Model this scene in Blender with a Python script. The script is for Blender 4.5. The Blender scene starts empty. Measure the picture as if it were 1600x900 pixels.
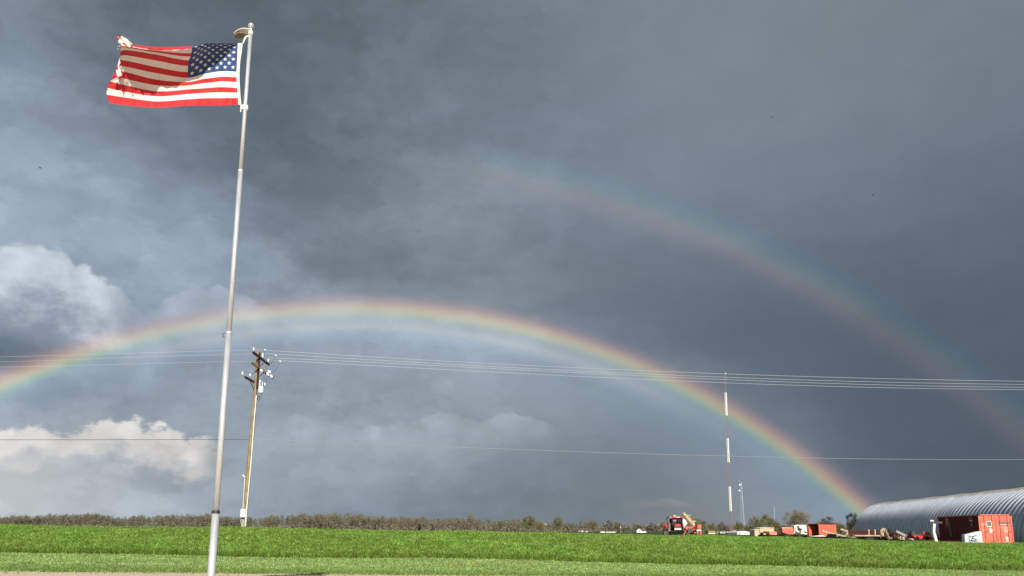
import bpy, math, random
import numpy as np
from mathutils import Vector, Matrix

# ------------------------------------------------------------------ camera
SC = bpy.context.scene
C = SC.collection
F, CX, CY, CAMH = 1270.0, 800.0, 590.0, 1.6          # optics of the photograph, in its own pixels
ROLL = math.radians(0.32)
PITCH = math.atan((829 - CY) / F)
_f = np.array([0, math.cos(PITCH), math.sin(PITCH)])
_u0 = np.array([0, -math.sin(PITCH), math.cos(PITCH)])
_r0 = np.array([1., 0, 0])
_r = _r0 * math.cos(ROLL) + _u0 * math.sin(ROLL)
_u = -_r0 * math.sin(ROLL) + _u0 * math.cos(ROLL)

def ray(x, y):
    d = _r * (x - CX) - _u * (y - CY) + _f * F
    return d / np.linalg.norm(d)

def at(x, y, Y):
    """surveyed point: bearing of pixel (x, y) at forward distance Y"""
    d = ray(x, y)
    p = np.array([0, 0, CAMH]) + d * (Y / d[1])
    return Vector(p.tolist())

cam = bpy.data.cameras.new('camera')
co = bpy.data.objects.new('camera', cam)
C.objects.link(co)
cam.sensor_width = 36
cam.lens = 36 * F / 1600
cam.shift_y = (CY - 450) / 1600
cam.clip_start = 0.1
cam.clip_end = 20000
M = Matrix(((_r[0], _u[0], -_f[0], 0), (_r[1], _u[1], -_f[1], 0), (_r[2], _u[2], -_f[2], CAMH), (0, 0, 0, 1)))
co.matrix_world = M
SC.camera = co
SC.render.resolution_x, SC.render.resolution_y = 1024, 576

# ------------------------------------------------------------------ light
EXPO = 0.25
SC.view_settings.view_transform = 'Standard'
SC.view_settings.look = 'None'
SC.view_settings.exposure = EXPO
SC.view_settings.gamma = 1
SC.view_settings.use_curve_mapping = False
SUN_AZ, SUN_EL = math.radians(180 - 7.4), math.radians(25.3)      # direction TO the sun, azimuth clockwise from +Y
to_sun = Vector((math.sin(SUN_AZ) * math.cos(SUN_EL), math.cos(SUN_AZ) * math.cos(SUN_EL), math.sin(SUN_EL)))
sun = bpy.data.lights.new('sun', 'SUN')
sun.energy = 4.9
sun.angle = math.radians(0.5)
sun.color = (1, 0.93, 0.83)
so = bpy.data.objects.new('sun', sun)
C.objects.link(so)
so.rotation_euler = to_sun.to_track_quat('Z', 'Y').to_euler()
so.location = (0, 0, 30)

# ------------------------------------------------------------------ node helper
class NT:
    def __init__(s, tree):
        s.t = tree; s.t.nodes.clear()
    def n(s, kind, **kw):
        nd = s.t.nodes.new(kind)
        for k, v in kw.items(): setattr(nd, k, v)
        return nd
    def set(s, sock, v):
        if isinstance(v, bpy.types.NodeSocket): s.t.links.new(v, sock)
        else: sock.default_value = v
    def m(s, op, a, b=None, c=None, clamp=False):
        nd = s.n('ShaderNodeMath', operation=op, use_clamp=clamp)
        s.set(nd.inputs[0], a)
        if b is not None: s.set(nd.inputs[1], b)
        if c is not None: s.set(nd.inputs[2], c)
        return nd.outputs[0]
    def vm(s, op, a, b=None):
        nd = s.n('ShaderNodeVectorMath', operation=op)
        s.set(nd.inputs[0], a)
        if b is not None: s.set(nd.inputs[3 if op == 'SCALE' else 1], b)
        return nd.outputs['Value' if op in ('LENGTH', 'DOT_PRODUCT') else 'Vector']
    def noise(s, vec, scale, detail=4, rough=0.5, out='Fac', dist=0):
        nd = s.n('ShaderNodeTexNoise')
        s.set(nd.inputs['Vector'], vec)
        nd.inputs['Scale'].default_value = scale
        nd.inputs['Detail'].default_value = detail
        nd.inputs['Roughness'].default_value = rough
        nd.inputs['Distortion'].default_value = dist
        return nd.outputs[out]
    def ramp(s, fac, stops, interp='LINEAR'):
        nd = s.n('ShaderNodeValToRGB')
        s.set(nd.inputs[0], fac)
        cr = nd.color_ramp; cr.interpolation = interp
        while len(cr.elements) < len(stops): cr.elements.new(0.5)
        for e, (p, c) in zip(cr.elements, stops):
            e.position = p
        for e, (p, c) in zip(cr.elements, stops):
            e.color = (c, c, c, 1) if isinstance(c, (int, float)) else (*c[:3], 1)
        return nd.outputs[0]
    def sstep(s, v, a, b):
        nd = s.n('ShaderNodeMapRange', interpolation_type='SMOOTHSTEP')
        s.set(nd.inputs[0], v); s.set(nd.inputs[1], a); s.set(nd.inputs[2], b)
        return nd.outputs[0]
    def lstep(s, v, a, b, c=0., d=1.):
        nd = s.n('ShaderNodeMapRange')
        for i, q in enumerate((v, a, b, c, d)): s.set(nd.inputs[i], q)
        return nd.outputs[0]
    def mix(s, f, a, b, blend='MIX'):
        nd = s.n('ShaderNodeMix', data_type='RGBA', blend_type=blend)
        s.set(nd.inputs[0], f)
        for i, q in ((6, a), (7, b)):
            if isinstance(q, tuple) and len(q) == 3: q = (*q, 1)
            s.set(nd.inputs[i], q)
        return nd.outputs[2]

def lin(c):
    """sRGB 0-255 -> linear"""
    return tuple((v / 255 / 12.92) if v / 255 <= 0.04045 else ((v / 255 + 0.055) / 1.055) ** 2.4 for v in c)

# ------------------------------------------------------------------ sky: storm cloud deck ahead, clear sky behind the viewer
def azel(x, y):
    d = ray(x, y)
    return math.degrees(math.atan2(d[0], d[1])), math.degrees(math.asin(d[2]))

# cloud colours observed in different directions (bearing given by x, y; sRGB)
SKY = {
 -60: {0: (128, 141, 153), 200: (104, 115, 126), 400: (92, 101, 110), 600: (104, 114, 124), 800: (112, 123, 133), 1000: (122, 135, 145), 1300: (122, 133, 142), 1600: (116, 128, 139)},
 20: {0: (128, 142, 155), 100: (116, 128, 140), 200: (102, 113, 124), 400: (94, 103, 112), 500: (97, 107, 116), 600: (103, 113, 122), 800: (112, 124, 134), 1000: (122, 135, 146), 1200: (123, 135, 145), 1400: (121, 131, 140), 1600: (116, 128, 140)},
 100: {0: (122, 137, 151), 100: (116, 129, 142), 200: (104, 116, 128), 330: (98, 108, 120), 450: (98, 109, 121), 600: (104, 116, 125), 800: (114, 126, 137), 1000: (122, 134, 145), 1200: (123, 136, 146), 1400: (121, 132, 143), 1600: (113, 124, 136)},
 190: {0: (146, 161, 178), 100: (136, 150, 166), 200: (112, 124, 138), 300: (104, 115, 127), 420: (96, 108, 119), 550: (104, 117, 128), 700: (110, 122, 134), 900: (120, 132, 145), 1100: (124, 136, 148), 1300: (120, 131, 143), 1600: (110, 122, 135)},
 280: {0: (164, 181, 201), 100: (152, 169, 188), 200: (136, 151, 169), 300: (116, 129, 143), 400: (98, 110, 121), 500: (106, 119, 130), 600: (120, 133, 145), 750: (127, 140, 151), 950: (121, 134, 148), 1150: (118, 130, 143), 1350: (110, 123, 137), 1600: (99, 112, 126)},
 350: {0: (168, 184, 204), 120: (160, 176, 194), 240: (154, 170, 189), 340: (138, 153, 171), 420: (118, 132, 146), 500: (118, 131, 143), 600: (126, 139, 150), 750: (126, 139, 151), 950: (117, 130, 143), 1150: (111, 124, 138), 1350: (103, 116, 131), 1600: (93, 106, 120)},
 420: {0: (160, 176, 194), 150: (158, 174, 192), 260: (152, 169, 188), 380: (150, 165, 183), 460: (132, 145, 157), 580: (115, 127, 138), 640: (128, 141, 151), 760: (124, 137, 148), 950: (112, 124, 136), 1150: (103, 116, 130), 1350: (96, 109, 123), 1600: (88, 101, 115)},
 480: {0: (124, 138, 152), 100: (122, 135, 149), 200: (140, 154, 170), 280: (150, 165, 182), 380: (152, 165, 180), 500: (140, 153, 166), 620: (128, 141, 152), 760: (122, 134, 146), 950: (108, 120, 132), 1150: (98, 111, 125), 1350: (91, 105, 119), 1600: (85, 98, 112)},
 550: {0: (82, 97, 110), 60: (92, 107, 121), 130: (118, 132, 146), 250: (140, 155, 171), 380: (142, 156, 172), 520: (148, 161, 174), 680: (148, 161, 175), 820: (135, 148, 163), 950: (110, 123, 137), 1080: (99, 112, 126), 1300: (88, 101, 115), 1600: (84, 97, 111)},
 610: {0: (138, 154, 172), 120: (136, 150, 167), 260: (132, 145, 159), 380: (139, 151, 162), 520: (145, 158, 168), 680: (147, 159, 169), 820: (138, 150, 161), 950: (124, 137, 149), 1100: (112, 125, 138), 1220: (92, 105, 118), 1400: (84, 97, 111), 1600: (85, 98, 112)},
 660: {0: (150, 162, 175), 140: (146, 158, 171), 260: (148, 160, 172), 380: (158, 171, 182), 520: (150, 163, 174), 640: (146, 158, 168), 740: (152, 164, 174), 850: (134, 147, 157), 950: (118, 131, 142), 1100: (110, 123, 135), 1220: (104, 118, 132), 1320: (86, 98, 111), 1600: (83, 95, 108)},
 710: {0: (202, 203, 203), 150: (176, 184, 192), 260: (158, 169, 180), 380: (158, 170, 181), 520: (152, 164, 174), 640: (150, 161, 170), 760: (136, 149, 159), 900: (120, 132, 143), 1050: (113, 125, 137), 1200: (113, 127, 141), 1330: (96, 108, 121), 1450: (83, 95, 107), 1600: (82, 94, 107)},
 770: {0: (200, 203, 206), 120: (188, 195, 201), 240: (172, 182, 191), 380: (150, 162, 173), 520: (136, 149, 161), 640: (130, 143, 154), 800: (119, 131, 142), 950: (118, 129, 137), 1100: (124, 132, 136), 1200: (124, 136, 148), 1300: (120, 134, 149), 1400: (92, 103, 116), 1500: (84, 95, 107), 1600: (83, 94, 106)},
 825: {0: (192, 200, 206), 120: (182, 192, 200), 240: (160, 172, 184), 380: (146, 159, 171), 520: (134, 147, 160), 640: (126, 139, 151), 800: (118, 129, 140), 950: (120, 129, 136), 1100: (128, 135, 139), 1200: (130, 141, 150), 1300: (126, 140, 154), 1400: (100, 111, 124), 1500: (88, 99, 111), 1600: (86, 97, 109)},
}
_pts, _cols = [], []
for yy, row in SKY.items():
    xs = sorted(row)
    for xq in range(-60, 1661, 40):
        cc = [np.interp(xq, xs, [row[k][j] for k in xs]) for j in range(3)]
        _pts.append(azel(xq, yy)); _cols.append(lin(cc))
_pts, _cols = np.array(_pts), np.array(_cols)
def skycol(a, e):
    d2 = ((_pts[:, 0] - a) / 1.5) ** 2 + ((_pts[:, 1] - e) / 1.1) ** 2
    w = np.exp(-(d2 - d2.min()) * 0.5)
    return tuple((w[:, None] * _cols).sum(0) / w.sum())

world = bpy.data.worlds.new('World')
SC.world = world
world.use_nodes = True
W = NT(world.node_tree)
tc = W.n('ShaderNodeTexCoord').outputs['Generated']
nrm = W.vm('NORMALIZE', tc)
# stretched copy of the direction: clouds near the horizon are flat and long
st = W.n('ShaderNodeMapping'); W.set(st.inputs[0], nrm); st.inputs['Scale'].default_value = (1, 1, 1.7)
st = st.outputs[0]
n1 = W.vm('SUBTRACT', W.noise(st, 5.0, 6, 0.55, 'Color'), (0.5, 0.5, 0.5))
n2 = W.vm('SUBTRACT', W.noise(st, 22.0, 6, 0.6, 'Color'), (0.5, 0.5, 0.5))
warp = W.vm('ADD', W.vm('SCALE', n1, 0.13), W.vm('SCALE', n2, 0.045))
wd = W.vm('NORMALIZE', W.vm('ADD', nrm, warp))
def az_el(vec):
    sp = W.n('ShaderNodeSeparateXYZ'); W.set(sp.inputs[0], vec)
    a = W.m('MULTIPLY', W.m('ARCTAN2', sp.outputs[0], sp.outputs[1]), 180 / math.pi)
    e = W.m('MULTIPLY', W.m('ARCSINE', sp.outputs[2]), 180 / math.pi)
    return a, e, sp
az, el, _ = az_el(wd)
A0, A1 = -40.0, 40.0
u = W.lstep(az, A0, A1)
els = [-1, 0.6, 2.2, 4, 6, 8, 10, 12.5, 15, 18, 21, 24.5, 28, 32, 37]
col = None
prev = None
for e in els:
    stops = [(i / 24, tuple(v / 2 ** EXPO for v in skycol(A0 + (A1 - A0) * i / 24, max(e, 0.3)))) for i in range(25)]
    r = W.ramp(u, stops, 'B_SPLINE')
    col = r if col is None else W.mix(W.sstep(el, prev, e), col, r)
    prev = e
# fine mottling, a few percent, stronger on the sunlit left clouds
az0, el0, sp0 = az_el(nrm)
m1 = W.noise(st, 9, 7, 0.6)
m2 = W.noise(st, 40, 5, 0.6)
mot = W.m('ADD', W.m('MULTIPLY', W.m('SUBTRACT', m1, 0.5), 0.56), W.m('MULTIPLY', W.m('SUBTRACT', m2, 0.5), 0.16))
left = W.lstep(az0, 14.0, -10.0, 0.22, 1.0)
sh1 = W.noise(W.vm('ADD', st, W.vm('SCALE', n1, 0.10)), 6.5, 6, 0.55)
sh2 = W.noise(W.vm('ADD', st, W.vm('SCALE', n2, 0.05)), 15.0, 6, 0.6)
mot = W.m('ADD', mot, W.m('MULTIPLY', W.m('SUBTRACT', W.sstep(sh1, 0.47, 0.56), 0.5), 0.10))
mot = W.m('ADD', mot, W.m('MULTIPLY', W.m('SUBTRACT', W.sstep(sh2, 0.46, 0.58), 0.5), 0.09))
col = W.vm('SCALE', col, W.m('MULTIPLY_ADD', mot, left, 1.0))

# cloud layers with a crisp upper edge: edge given as elevation along azimuth
bil = W.noise(W.vm('ADD', nrm, W.vm('SCALE', n2, 0.04)), 24, 7, 0.6)
vor = W.n('ShaderNodeTexVoronoi', feature='SMOOTH_F1'); W.set(vor.inputs['Vector'], W.vm('ADD', nrm, W.vm('SCALE', n2, 0.03)))
vor.inputs['Scale'].default_value = 34; vor.inputs['Smoothness'].default_value = 0.35
puff = vor.outputs['Distance']
def layer(col, edge, depth, tint, strength, soft=0.35, bump=1.4, fine=1.0, floor=None):
    """edge: [(x, y)] in surveyed bearings; depth: how far below the edge the light reaches (degrees)"""
    ae = [azel(*p) for p in edge]
    lo = min(e for a, e in ae) - 2; hi = max(e for a, e in ae) + 2
    ae.sort()
    us = [(min(max((a - A0) / (A1 - A0), 0), 1), (e - lo) / (hi - lo)) for a, e in ae]
    e_edge = W.m('MULTIPLY_ADD', W.ramp(W.lstep(az0, A0, A1), us, 'LINEAR'), hi - lo, lo)
    e_edge = W.m('ADD', e_edge, W.m('MULTIPLY', W.m('SUBTRACT', 0.42, puff), bump))
    e_edge = W.m('ADD', e_edge, W.m('MULTIPLY', W.m('SUBTRACT', m2, 0.5), fine))
    dd = W.m('SUBTRACT', e_edge, el0)                       # degrees below the edge
    top = W.sstep(dd, 0.0, soft)
    a_lo, a_hi = ae[0][0], ae[-1][0]
    side = W.m('MULTIPLY', W.sstep(az0, a_hi, a_hi - 2.5), W.sstep(az0, a_lo - 0.01, a_lo + 2.0) if a_lo > -33 else 1.0)
    fade = W.m('SUBTRACT', 1.0, W.sstep(W.m('ADD', dd, W.m('MULTIPLY', W.m('SUBTRACT', m1, 0.5), depth * 2.2)), depth * 0.35, depth))
    f = W.m('MULTIPLY', W.m('MULTIPLY', top, fade), W.m('MULTIPLY', side, strength), clamp=True)
    body = W.vm('SCALE', tuple(v / 2 ** EXPO for v in lin(tint)), W.m('MULTIPLY_ADD', W.m('SUBTRACT', bil, 0.5), 0.75, W.m('MULTIPLY_ADD', W.m('SUBTRACT', 0.45, puff), 0.35, 1.0)))
    return W.mix(f, col, body)
col = layer(col, [(-150, 388), (0, 381), (50, 375), (100, 383), (130, 402), (150, 428), (185, 443), (215, 478), (250, 510), (300, 530)], 6.5, (148, 162, 179), 0.75, 0.6, 1.2, 1.2)
col = layer(col, [(-150, 385), (0, 378), (50, 372), (100, 380), (130, 399), (150, 426), (185, 441), (215, 475)], 4.2, (203, 213, 223), 0.9, 0.5, 1.4, 1.6)
col = layer(col, [(225, 490), (262, 462), (300, 448), (340, 446), (380, 458), (410, 470), (440, 490)], 2.2, (172, 184, 199), 0.6, 0.3, 0.9, 0.7)
col = layer(col, [(-150, 664), (0, 664), (90, 663), (150, 659), (190, 652), (240, 656), (290, 667), (360, 692)], 3.4, (224, 220, 216), 0.88, 0.55, 1.0, 2.4)
col = layer(col, [(455, 395), (500, 385), (560, 378), (610, 372), (640, 385), (680, 400)], 3.0, (104, 116, 127), 0.35, 0.8, 1.2, 1.2)
col = layer(col, [(420, 648), (470, 645), (540, 664), (600, 664), (650, 650), (690, 641), (740, 652), (800, 640), (850, 655), (880, 676)], 3.0, (166, 176, 186), 0.55, 0.3, 0.6, 0.8)
col = layer(col, [(960, 785), (1000, 776), (1040, 778), (1080, 783), (1110, 790)], 0.9, (140, 142, 144), 0.55, 0.3, 0.3, 0.6)

# light scattered back by the rain inside the bow (directions close to the antisolar point)
AS = Vector(ray(568, 1552.6).tolist())
cosang = W.vm('DOT_PRODUCT', nrm, tuple(AS))
ang = W.m('MULTIPLY', W.m('ARCCOSINE', cosang), 180 / math.pi)
inner = W.m('MULTIPLY', W.sstep(ang, 41.6, 40.2), W.sstep(ang, 33.5, 40.0))
inner = W.m('MULTIPLY', inner, W.lstep(az0, -30.0, -4.0, 0.25, 1.0))
col = W.mix(inner, col, tuple(v / 2 ** EXPO for v in (0.055, 0.07, 0.09)), 'ADD')

# ground side of the world is only a backstop; clear sky opens behind the viewer
sky = W.n('ShaderNodeTexSky', sky_type='NISHITA', sun_disc=False)
sky.sun_elevation = SUN_EL
sky.sun_rotation = SUN_AZ
sky.air_density = 1.2; sky.dust_density = 1.5
bg1 = W.n('ShaderNodeBackground'); W.set(bg1.inputs[0], sky.outputs[0]); bg1.inputs[1].default_value = 0.05
bg2 = W.n('ShaderNodeBackground'); W.set(bg2.inputs[0], col); bg2.inputs[1].default_value = 1.0
front = W.sstep(W.m('ADD', sp0.outputs[1], W.m('MULTIPLY', W.m('SUBTRACT', m1, 0.5), 0.5)), -0.25, 0.15)
mx = W.n('ShaderNodeMixShader'); W.set(mx.inputs[0], front)
W.t.links.new(bg1.outputs[0], mx.inputs[1]); W.t.links.new(bg2.outputs[0], mx.inputs[2])
wo = W.n('ShaderNodeOutputWorld'); W.t.links.new(mx.outputs[0], wo.inputs[0])

# ------------------------------------------------------------------ materials
MATS = {}
def mat(name, color, rough=0.7, metal=0.0, var=0.0, scale=3.0, second=None, bump=0.0, bscale=None, trans=0.0, island=0.0, stretch=None):
    if name in MATS: return MATS[name]
    m = bpy.data.materials.new(name); m.use_nodes = True
    N = NT(m.node_tree)
    obj = N.n('ShaderNodeTexCoord').outputs['Object']
    if stretch:
        mp = N.n('ShaderNodeMapping'); N.set(mp.inputs[0], obj); mp.inputs['Scale'].default_value = stretch; obj = mp.outputs[0]
    c = (*color, 1)
    if var or second:
        f = N.noise(obj, scale, 6, 0.6)
        c2 = second if second else tuple(v * (1 - var) for v in color)
        c1 = color if second else tuple(min(v * (1 + var), 1) for v in color)
        c = N.mix(N.sstep(f, 0.36, 0.66), c1, c2)
    if island:
        g = N.n('ShaderNodeNewGeometry').outputs['Random Per Island']
        c = N.vm('SCALE', c, N.lstep(g, 0., 1., 1 - island, 1 + island))
    p = N.n('ShaderNodeBsdfPrincipled')
    N.set(p.inputs['Base Color'], c)
    p.inputs['Roughness'].default_value = rough
    p.inputs['Metallic'].default_value = metal
    if rough > 0.8: p.inputs['Specular IOR Level'].default_value = 0.2
    if bump:
        b = N.n('ShaderNodeBump'); b.inputs['Strength'].default_value = bump
        N.set(b.inputs['Height'], N.noise(obj, bscale or scale * 4, 5, 0.6))
        N.t.links.new(b.outputs[0], p.inputs['Normal'])
    sh = p.outputs[0]
    if trans:
        t = N.n('ShaderNodeBsdfTranslucent'); N.set(t.inputs[0], c)
        x = N.n('ShaderNodeMixShader'); x.inputs[0].default_value = trans
        N.t.links.new(sh, x.inputs[1]); N.t.links.new(t.outputs[0], x.inputs[2]); sh = x.outputs[0]
    o = N.n('ShaderNodeOutputMaterial'); N.t.links.new(sh, o.inputs[0])
    MATS[name] = m
    return m

# ------------------------------------------------------------------ mesh helpers
class MB:
    def __init__(s): s.v = []; s.f = []; s.mi = []; s.cur = 0
    def add(s, vs, fs):
        o = len(s.v); s.v += [tuple(v) for v in vs]
        s.f += [tuple(i + o for i in f) for f in fs]; s.mi += [s.cur] * len(fs)
        return s
    def box(s, c, size, rz=0, rx=0, ry=0, taper=1.0):
        R = Matrix.Rotation(rz, 3, 'Z') @ Matrix.Rotation(ry, 3, 'Y') @ Matrix.Rotation(rx, 3, 'X')
        vs = []
        for k in (-.5, .5):
            t = taper if k > 0 else 1
            for i, j in ((-.5, -.5), (.5, -.5), (.5, .5), (-.5, .5)):
                vs.append(Vector(c) + R @ Vector((i * size[0] * t, j * size[1] * t, k * size[2])))
        return s.add(vs, [(3, 2, 1, 0), (4, 5, 6, 7), (0, 1, 5, 4), (1, 2, 6, 5), (2, 3, 7, 6), (3, 0, 4, 7)])
    def cyl(s, p0, p1, r0, r1=None, n=10, caps=True):
        p0, p1 = Vector(p0), Vector(p1); r1 = r0 if r1 is None else r1
        d = (p1 - p0).normalized() if (p1 - p0).length > 1e-9 else Vector((0, 0, 1))
        q = d.orthogonal().normalized(); w = d.cross(q)
        vs = []
        for p, r in ((p0, r0), (p1, r1)):
            for i in range(n):
                a = 2 * math.pi * i / n
                vs.append(p + (q * math.cos(a) + w * math.sin(a)) * r)
        fs = [(i, (i + 1) % n, n + (i + 1) % n, n + i) for i in range(n)]
        if caps: fs += [tuple(range(n - 1, -1, -1)), tuple(range(n, 2 * n))]
        return s.add(vs, fs)
    def bar(s, p0, p1, w, h=None):
        """square bar from p0 to p1, h measured upwards"""
        p0, p1 = Vector(p0), Vector(p1); h = h or w
        d = (p1 - p0).normalized(); up = Vector((0, 0, 1))
        side = d.cross(up)
        side = side.normalized() if side.length > 1e-4 else Vector((1, 0, 0))
        up = side.cross(d)
        vs = [p + side * i * w / 2 + up * j * h / 2 for p in (p0, p1) for i, j in ((-1, -1), (1, -1), (1, 1), (-1, 1))]
        return s.add(vs, [(0, 1, 2, 3), (7, 6, 5, 4), (0, 4, 5, 1), (1, 5, 6, 2), (2, 6, 7, 3), (3, 7, 4, 0)])
    def tube(s, pts, r, n=6):
        for a, b in zip(pts[:-1], pts[1:]): pass
        pts = [Vector(p) for p in pts]; rs = r if isinstance(r, (list, tuple)) else [r] * len(pts)
        vs = []; q = None
        for i, p in enumerate(pts):
            d = (pts[min(i + 1, len(pts) - 1)] - pts[max(i - 1, 0)]).normalized()
            q = d.orthogonal().normalized() if q is None else (q - d * q.dot(d)).normalized()
            w = d.cross(q)
            for k in range(n):
                a = 2 * math.pi * k / n; vs.append(p + (q * math.cos(a) + w * math.sin(a)) * rs[i])
        fs = []
        for i in range(len(pts) - 1):
            for k in range(n):
                fs.append((i * n + k, i * n + (k + 1) % n, (i + 1) * n + (k + 1) % n, (i + 1) * n + k))
        fs += [tuple(range(n - 1, -1, -1)), tuple((len(pts) - 1) * n + k for k in range(n))]
        return s.add(vs, fs)
    def lathe(s, c, prof, n=16, axis=(0, 0, 1)):
        ax = Vector(axis).normalized(); q = ax.orthogonal().normalized(); w = ax.cross(q)
        vs = [Vector(c) + ax * z + (q * math.cos(2 * math.pi * k / n) + w * math.sin(2 * math.pi * k / n)) * r for r, z in prof for k in range(n)]
        fs = [(i * n + k, i * n + (k + 1) % n, (i + 1) * n + (k + 1) % n, (i + 1) * n + k) for i in range(len(prof) - 1) for k in range(n)]
        fs += [tuple(range(n - 1, -1, -1)), tuple((len(prof) - 1) * n + k for k in range(n))]
        return s.add(vs, fs)
    def sphere(s, c, r, n=12, sc=(1, 1, 1)):
        m = n // 2
        vs = [Vector((c[0] + r * sc[0] * math.sin(math.pi * i / m) * math.cos(2 * math.pi * k / n), c[1] + r * sc[1] * math.sin(math.pi * i / m) * math.sin(2 * math.pi * k / n), c[2] + r * sc[2] * math.cos(math.pi * i / m))) for i in range(1, m) for k in range(n)]
        t = len(vs); vs += [Vector((c[0], c[1], c[2] + r * sc[2])), Vector((c[0], c[1], c[2] - r * sc[2]))]
        fs = [(i * n + k, (i + 1) * n + k, (i + 1) * n + (k + 1) % n, i * n + (k + 1) % n) for i in range(m - 2) for k in range(n)]
        fs += [(t, k, (k + 1) % n) for k in range(n)] + [(t + 1, (m - 2) * n + (k + 1) % n, (m - 2) * n + k) for k in range(n)]
        return s.add(vs, fs)
    def prism(s, poly, a, b, axis='y'):
        """poly in the plane across axis, extruded from a to b"""
        def P(p, t): return (p[0], t, p[1]) if axis == 'y' else ((t, p[0], p[1]) if axis == 'x' else (p[0], p[1], t))
        n = len(poly)
        vs = [P(p, a) for p in poly] + [P(p, b) for p in poly]
        fs = [tuple(range(n)), tuple(range(2 * n - 1, n - 1, -1))] + [(i, n + i, n + (i + 1) % n, (i + 1) % n) for i in range(n)]
        return s.add(vs, fs)
    def build(s, name, m, parent=None, smooth=False, world=False, bevel=0, label=None):
        if world and parent is not None:
            inv = Matrix.Translation(parent.location) @ Matrix.Rotation(parent.rotation_euler.z, 4, 'Z')
            top = parent
            if parent.parent is not None:
                g = parent.parent
                inv = Matrix.Translation(g.location) @ Matrix.Rotation(g.rotation_euler.z, 4, 'Z') @ inv
            inv = inv.inverted()
            s.v = [tuple(inv @ Vector(v)) for v in s.v]
        me = bpy.data.meshes.new(name)
        me.from_pydata(s.v, [], s.f)
        ms = m if isinstance(m, (list, tuple)) else ([m] if m else [])
        for q in ms: me.materials.append(q)
        if len(ms) > 1: me.polygons.foreach_set('material_index', s.mi)
        if smooth: me.polygons.foreach_set('use_smooth', [True] * len(me.polygons))
        me.validate(); me.update()
        o = bpy.data.objects.new(name, me); C.objects.link(o)
        if parent is not None: o.parent = parent
        if bevel:
            b = o.modifiers.new('bevel', 'BEVEL'); b.width = bevel; b.segments = 2; b.limit_method = 'ANGLE'
        if smooth == 'auto':
            pass
        if label: o['label'] = label
        return o

def tag(o, label=None, cat=None, group=None, kind=None):
    if label: o['label'] = label
    if cat: o['category'] = cat
    if group: o['group'] = group
    if kind: o['kind'] = kind
    return o

def thing(name, label, cat, loc=(0, 0, 0), rz=0, group=None):
    o = bpy.data.objects.new(name, None); C.objects.link(o)
    o.empty_display_size = 0.3
    o.location = loc; o.rotation_euler = (0, 0, rz)
    return tag(o, label, cat, group)

def copy_tree(o, parent=None):
    c = o.copy(); C.objects.link(c); c.parent = parent
    for ch in o.children:
        copy_tree(ch, c)
    return c

def soup(name, V, m, parent=None):
    """triangle soup from an (n,3,3) array"""
    n = len(V)
    me = bpy.data.meshes.new(name)
    me.vertices.add(3 * n); me.loops.add(3 * n); me.polygons.add(n)
    me.vertices.foreach_set('co', V.reshape(-1).astype(np.float32))
    me.loops.foreach_set('vertex_index', np.arange(3 * n, dtype=np.int32))
    me.polygons.foreach_set('loop_start', np.arange(0, 3 * n, 3, dtype=np.int32))
    me.polygons.foreach_set('loop_total', np.full(n, 3, dtype=np.int32))
    me.update(calc_edges=True)
    me.materials.append(m)
    o = bpy.data.objects.new(name, me); C.objects.link(o)
    if parent is not None: o.parent = parent
    return o

# ------------------------------------------------------------------ terrain
COLS = [-400, 0, 330, 700, 1060, 1300, 1600, 2000]
def _z(rows, Y):
    return np.array([at(x, y, Y)[2] for x, y in zip(COLS, rows)])
YE, YF, YC = 29.0, 40.0, 50.0
ZE = _z([889, 892, 895, 898.5, 901.5, 904, 907, 911], YE)
ZF = _z([858, 863.5, 868, 873.5, 881, 886, 892, 901], YF)
ZC = _z([815.5, 821, 826, 831, 838.2, 844, 852.5, 863], YC)
PLAIN = 0.72
def zt(x, y):
    x = np.asarray(x, float); y = np.asarray(y, float)
    cpx = 800 + 1250 * np.clip(x / np.maximum(y, 12), -1.0, 1.0)
    ze, zf, zc = np.interp(cpx, COLS, ZE), np.interp(cpx, COLS, ZF), np.interp(cpx, COLS, ZC)
    def ss(t): t = np.clip(t, 0, 1); return t * t * (3 - 2 * t)
    z = ze * ss((y - 12) / (YE - 12))
    z = np.where(y > YE, ze + (zf - ze) * ss((y - YE) / (YF - YE)) - 0.10 * np.sin(np.clip((y - YE) / (YF - YE), 0, 1) * math.pi) , z)
    t = np.clip((y - YF) / (YC - YF), 0, 1)
    z = np.where(y > YF, zf + (zc - zf) * (1 - (1 - t) ** 1.8), z)
    z = np.where(y > YC, zc + (np.minimum(PLAIN, zc - 0.05) - zc) * ss((y - YC - 1.5) / 12), z)
    z = np.where(y > 110, PLAIN + (z - PLAIN) * np.clip((160 - y) / 50, 0, 1), z)
    b = 0.045 * np.sin(x * 0.31 + y * 0.13) * np.sin(x * 0.083 - y * 0.21 + 1) * np.clip((y - 30) / 6, 0, 1) * np.clip((400 - y) / 300, 0, 1)
    b += 0.02 * np.sin(x * 1.3 + 2 * np.sin(y * .7)) * np.clip((y - 38) / 6, 0, 1) * np.clip((70 - y) / 10, 0, 1)
    return z + b

def grid_mesh(name, xs, ys, m, dz=0.0, ymod=None):
    X, Yg = np.meshgrid(xs, ys)
    if ymod is not None: Yg = ymod(X, Yg)
    Z = zt(X, Yg) + dz
    V = np.stack([X, Yg, Z], -1).reshape(-1, 3)
    nx, ny = len(xs), len(ys)
    i = np.arange(nx - 1)[None, :] + nx * np.arange(ny - 1)[:, None]
    Fq = np.stack([i, i + 1, i + nx + 1, i + nx], -1).reshape(-1, 4)
    me = bpy.data.meshes.new(name)
    me.from_pydata(V.tolist(), [], Fq.tolist()); me.materials.append(m)
    me.polygons.foreach_set('use_smooth', [True] * len(me.polygons)); me.update()
    o = bpy.data.objects.new(name, me); C.objects.link(o)
    return o

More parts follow.
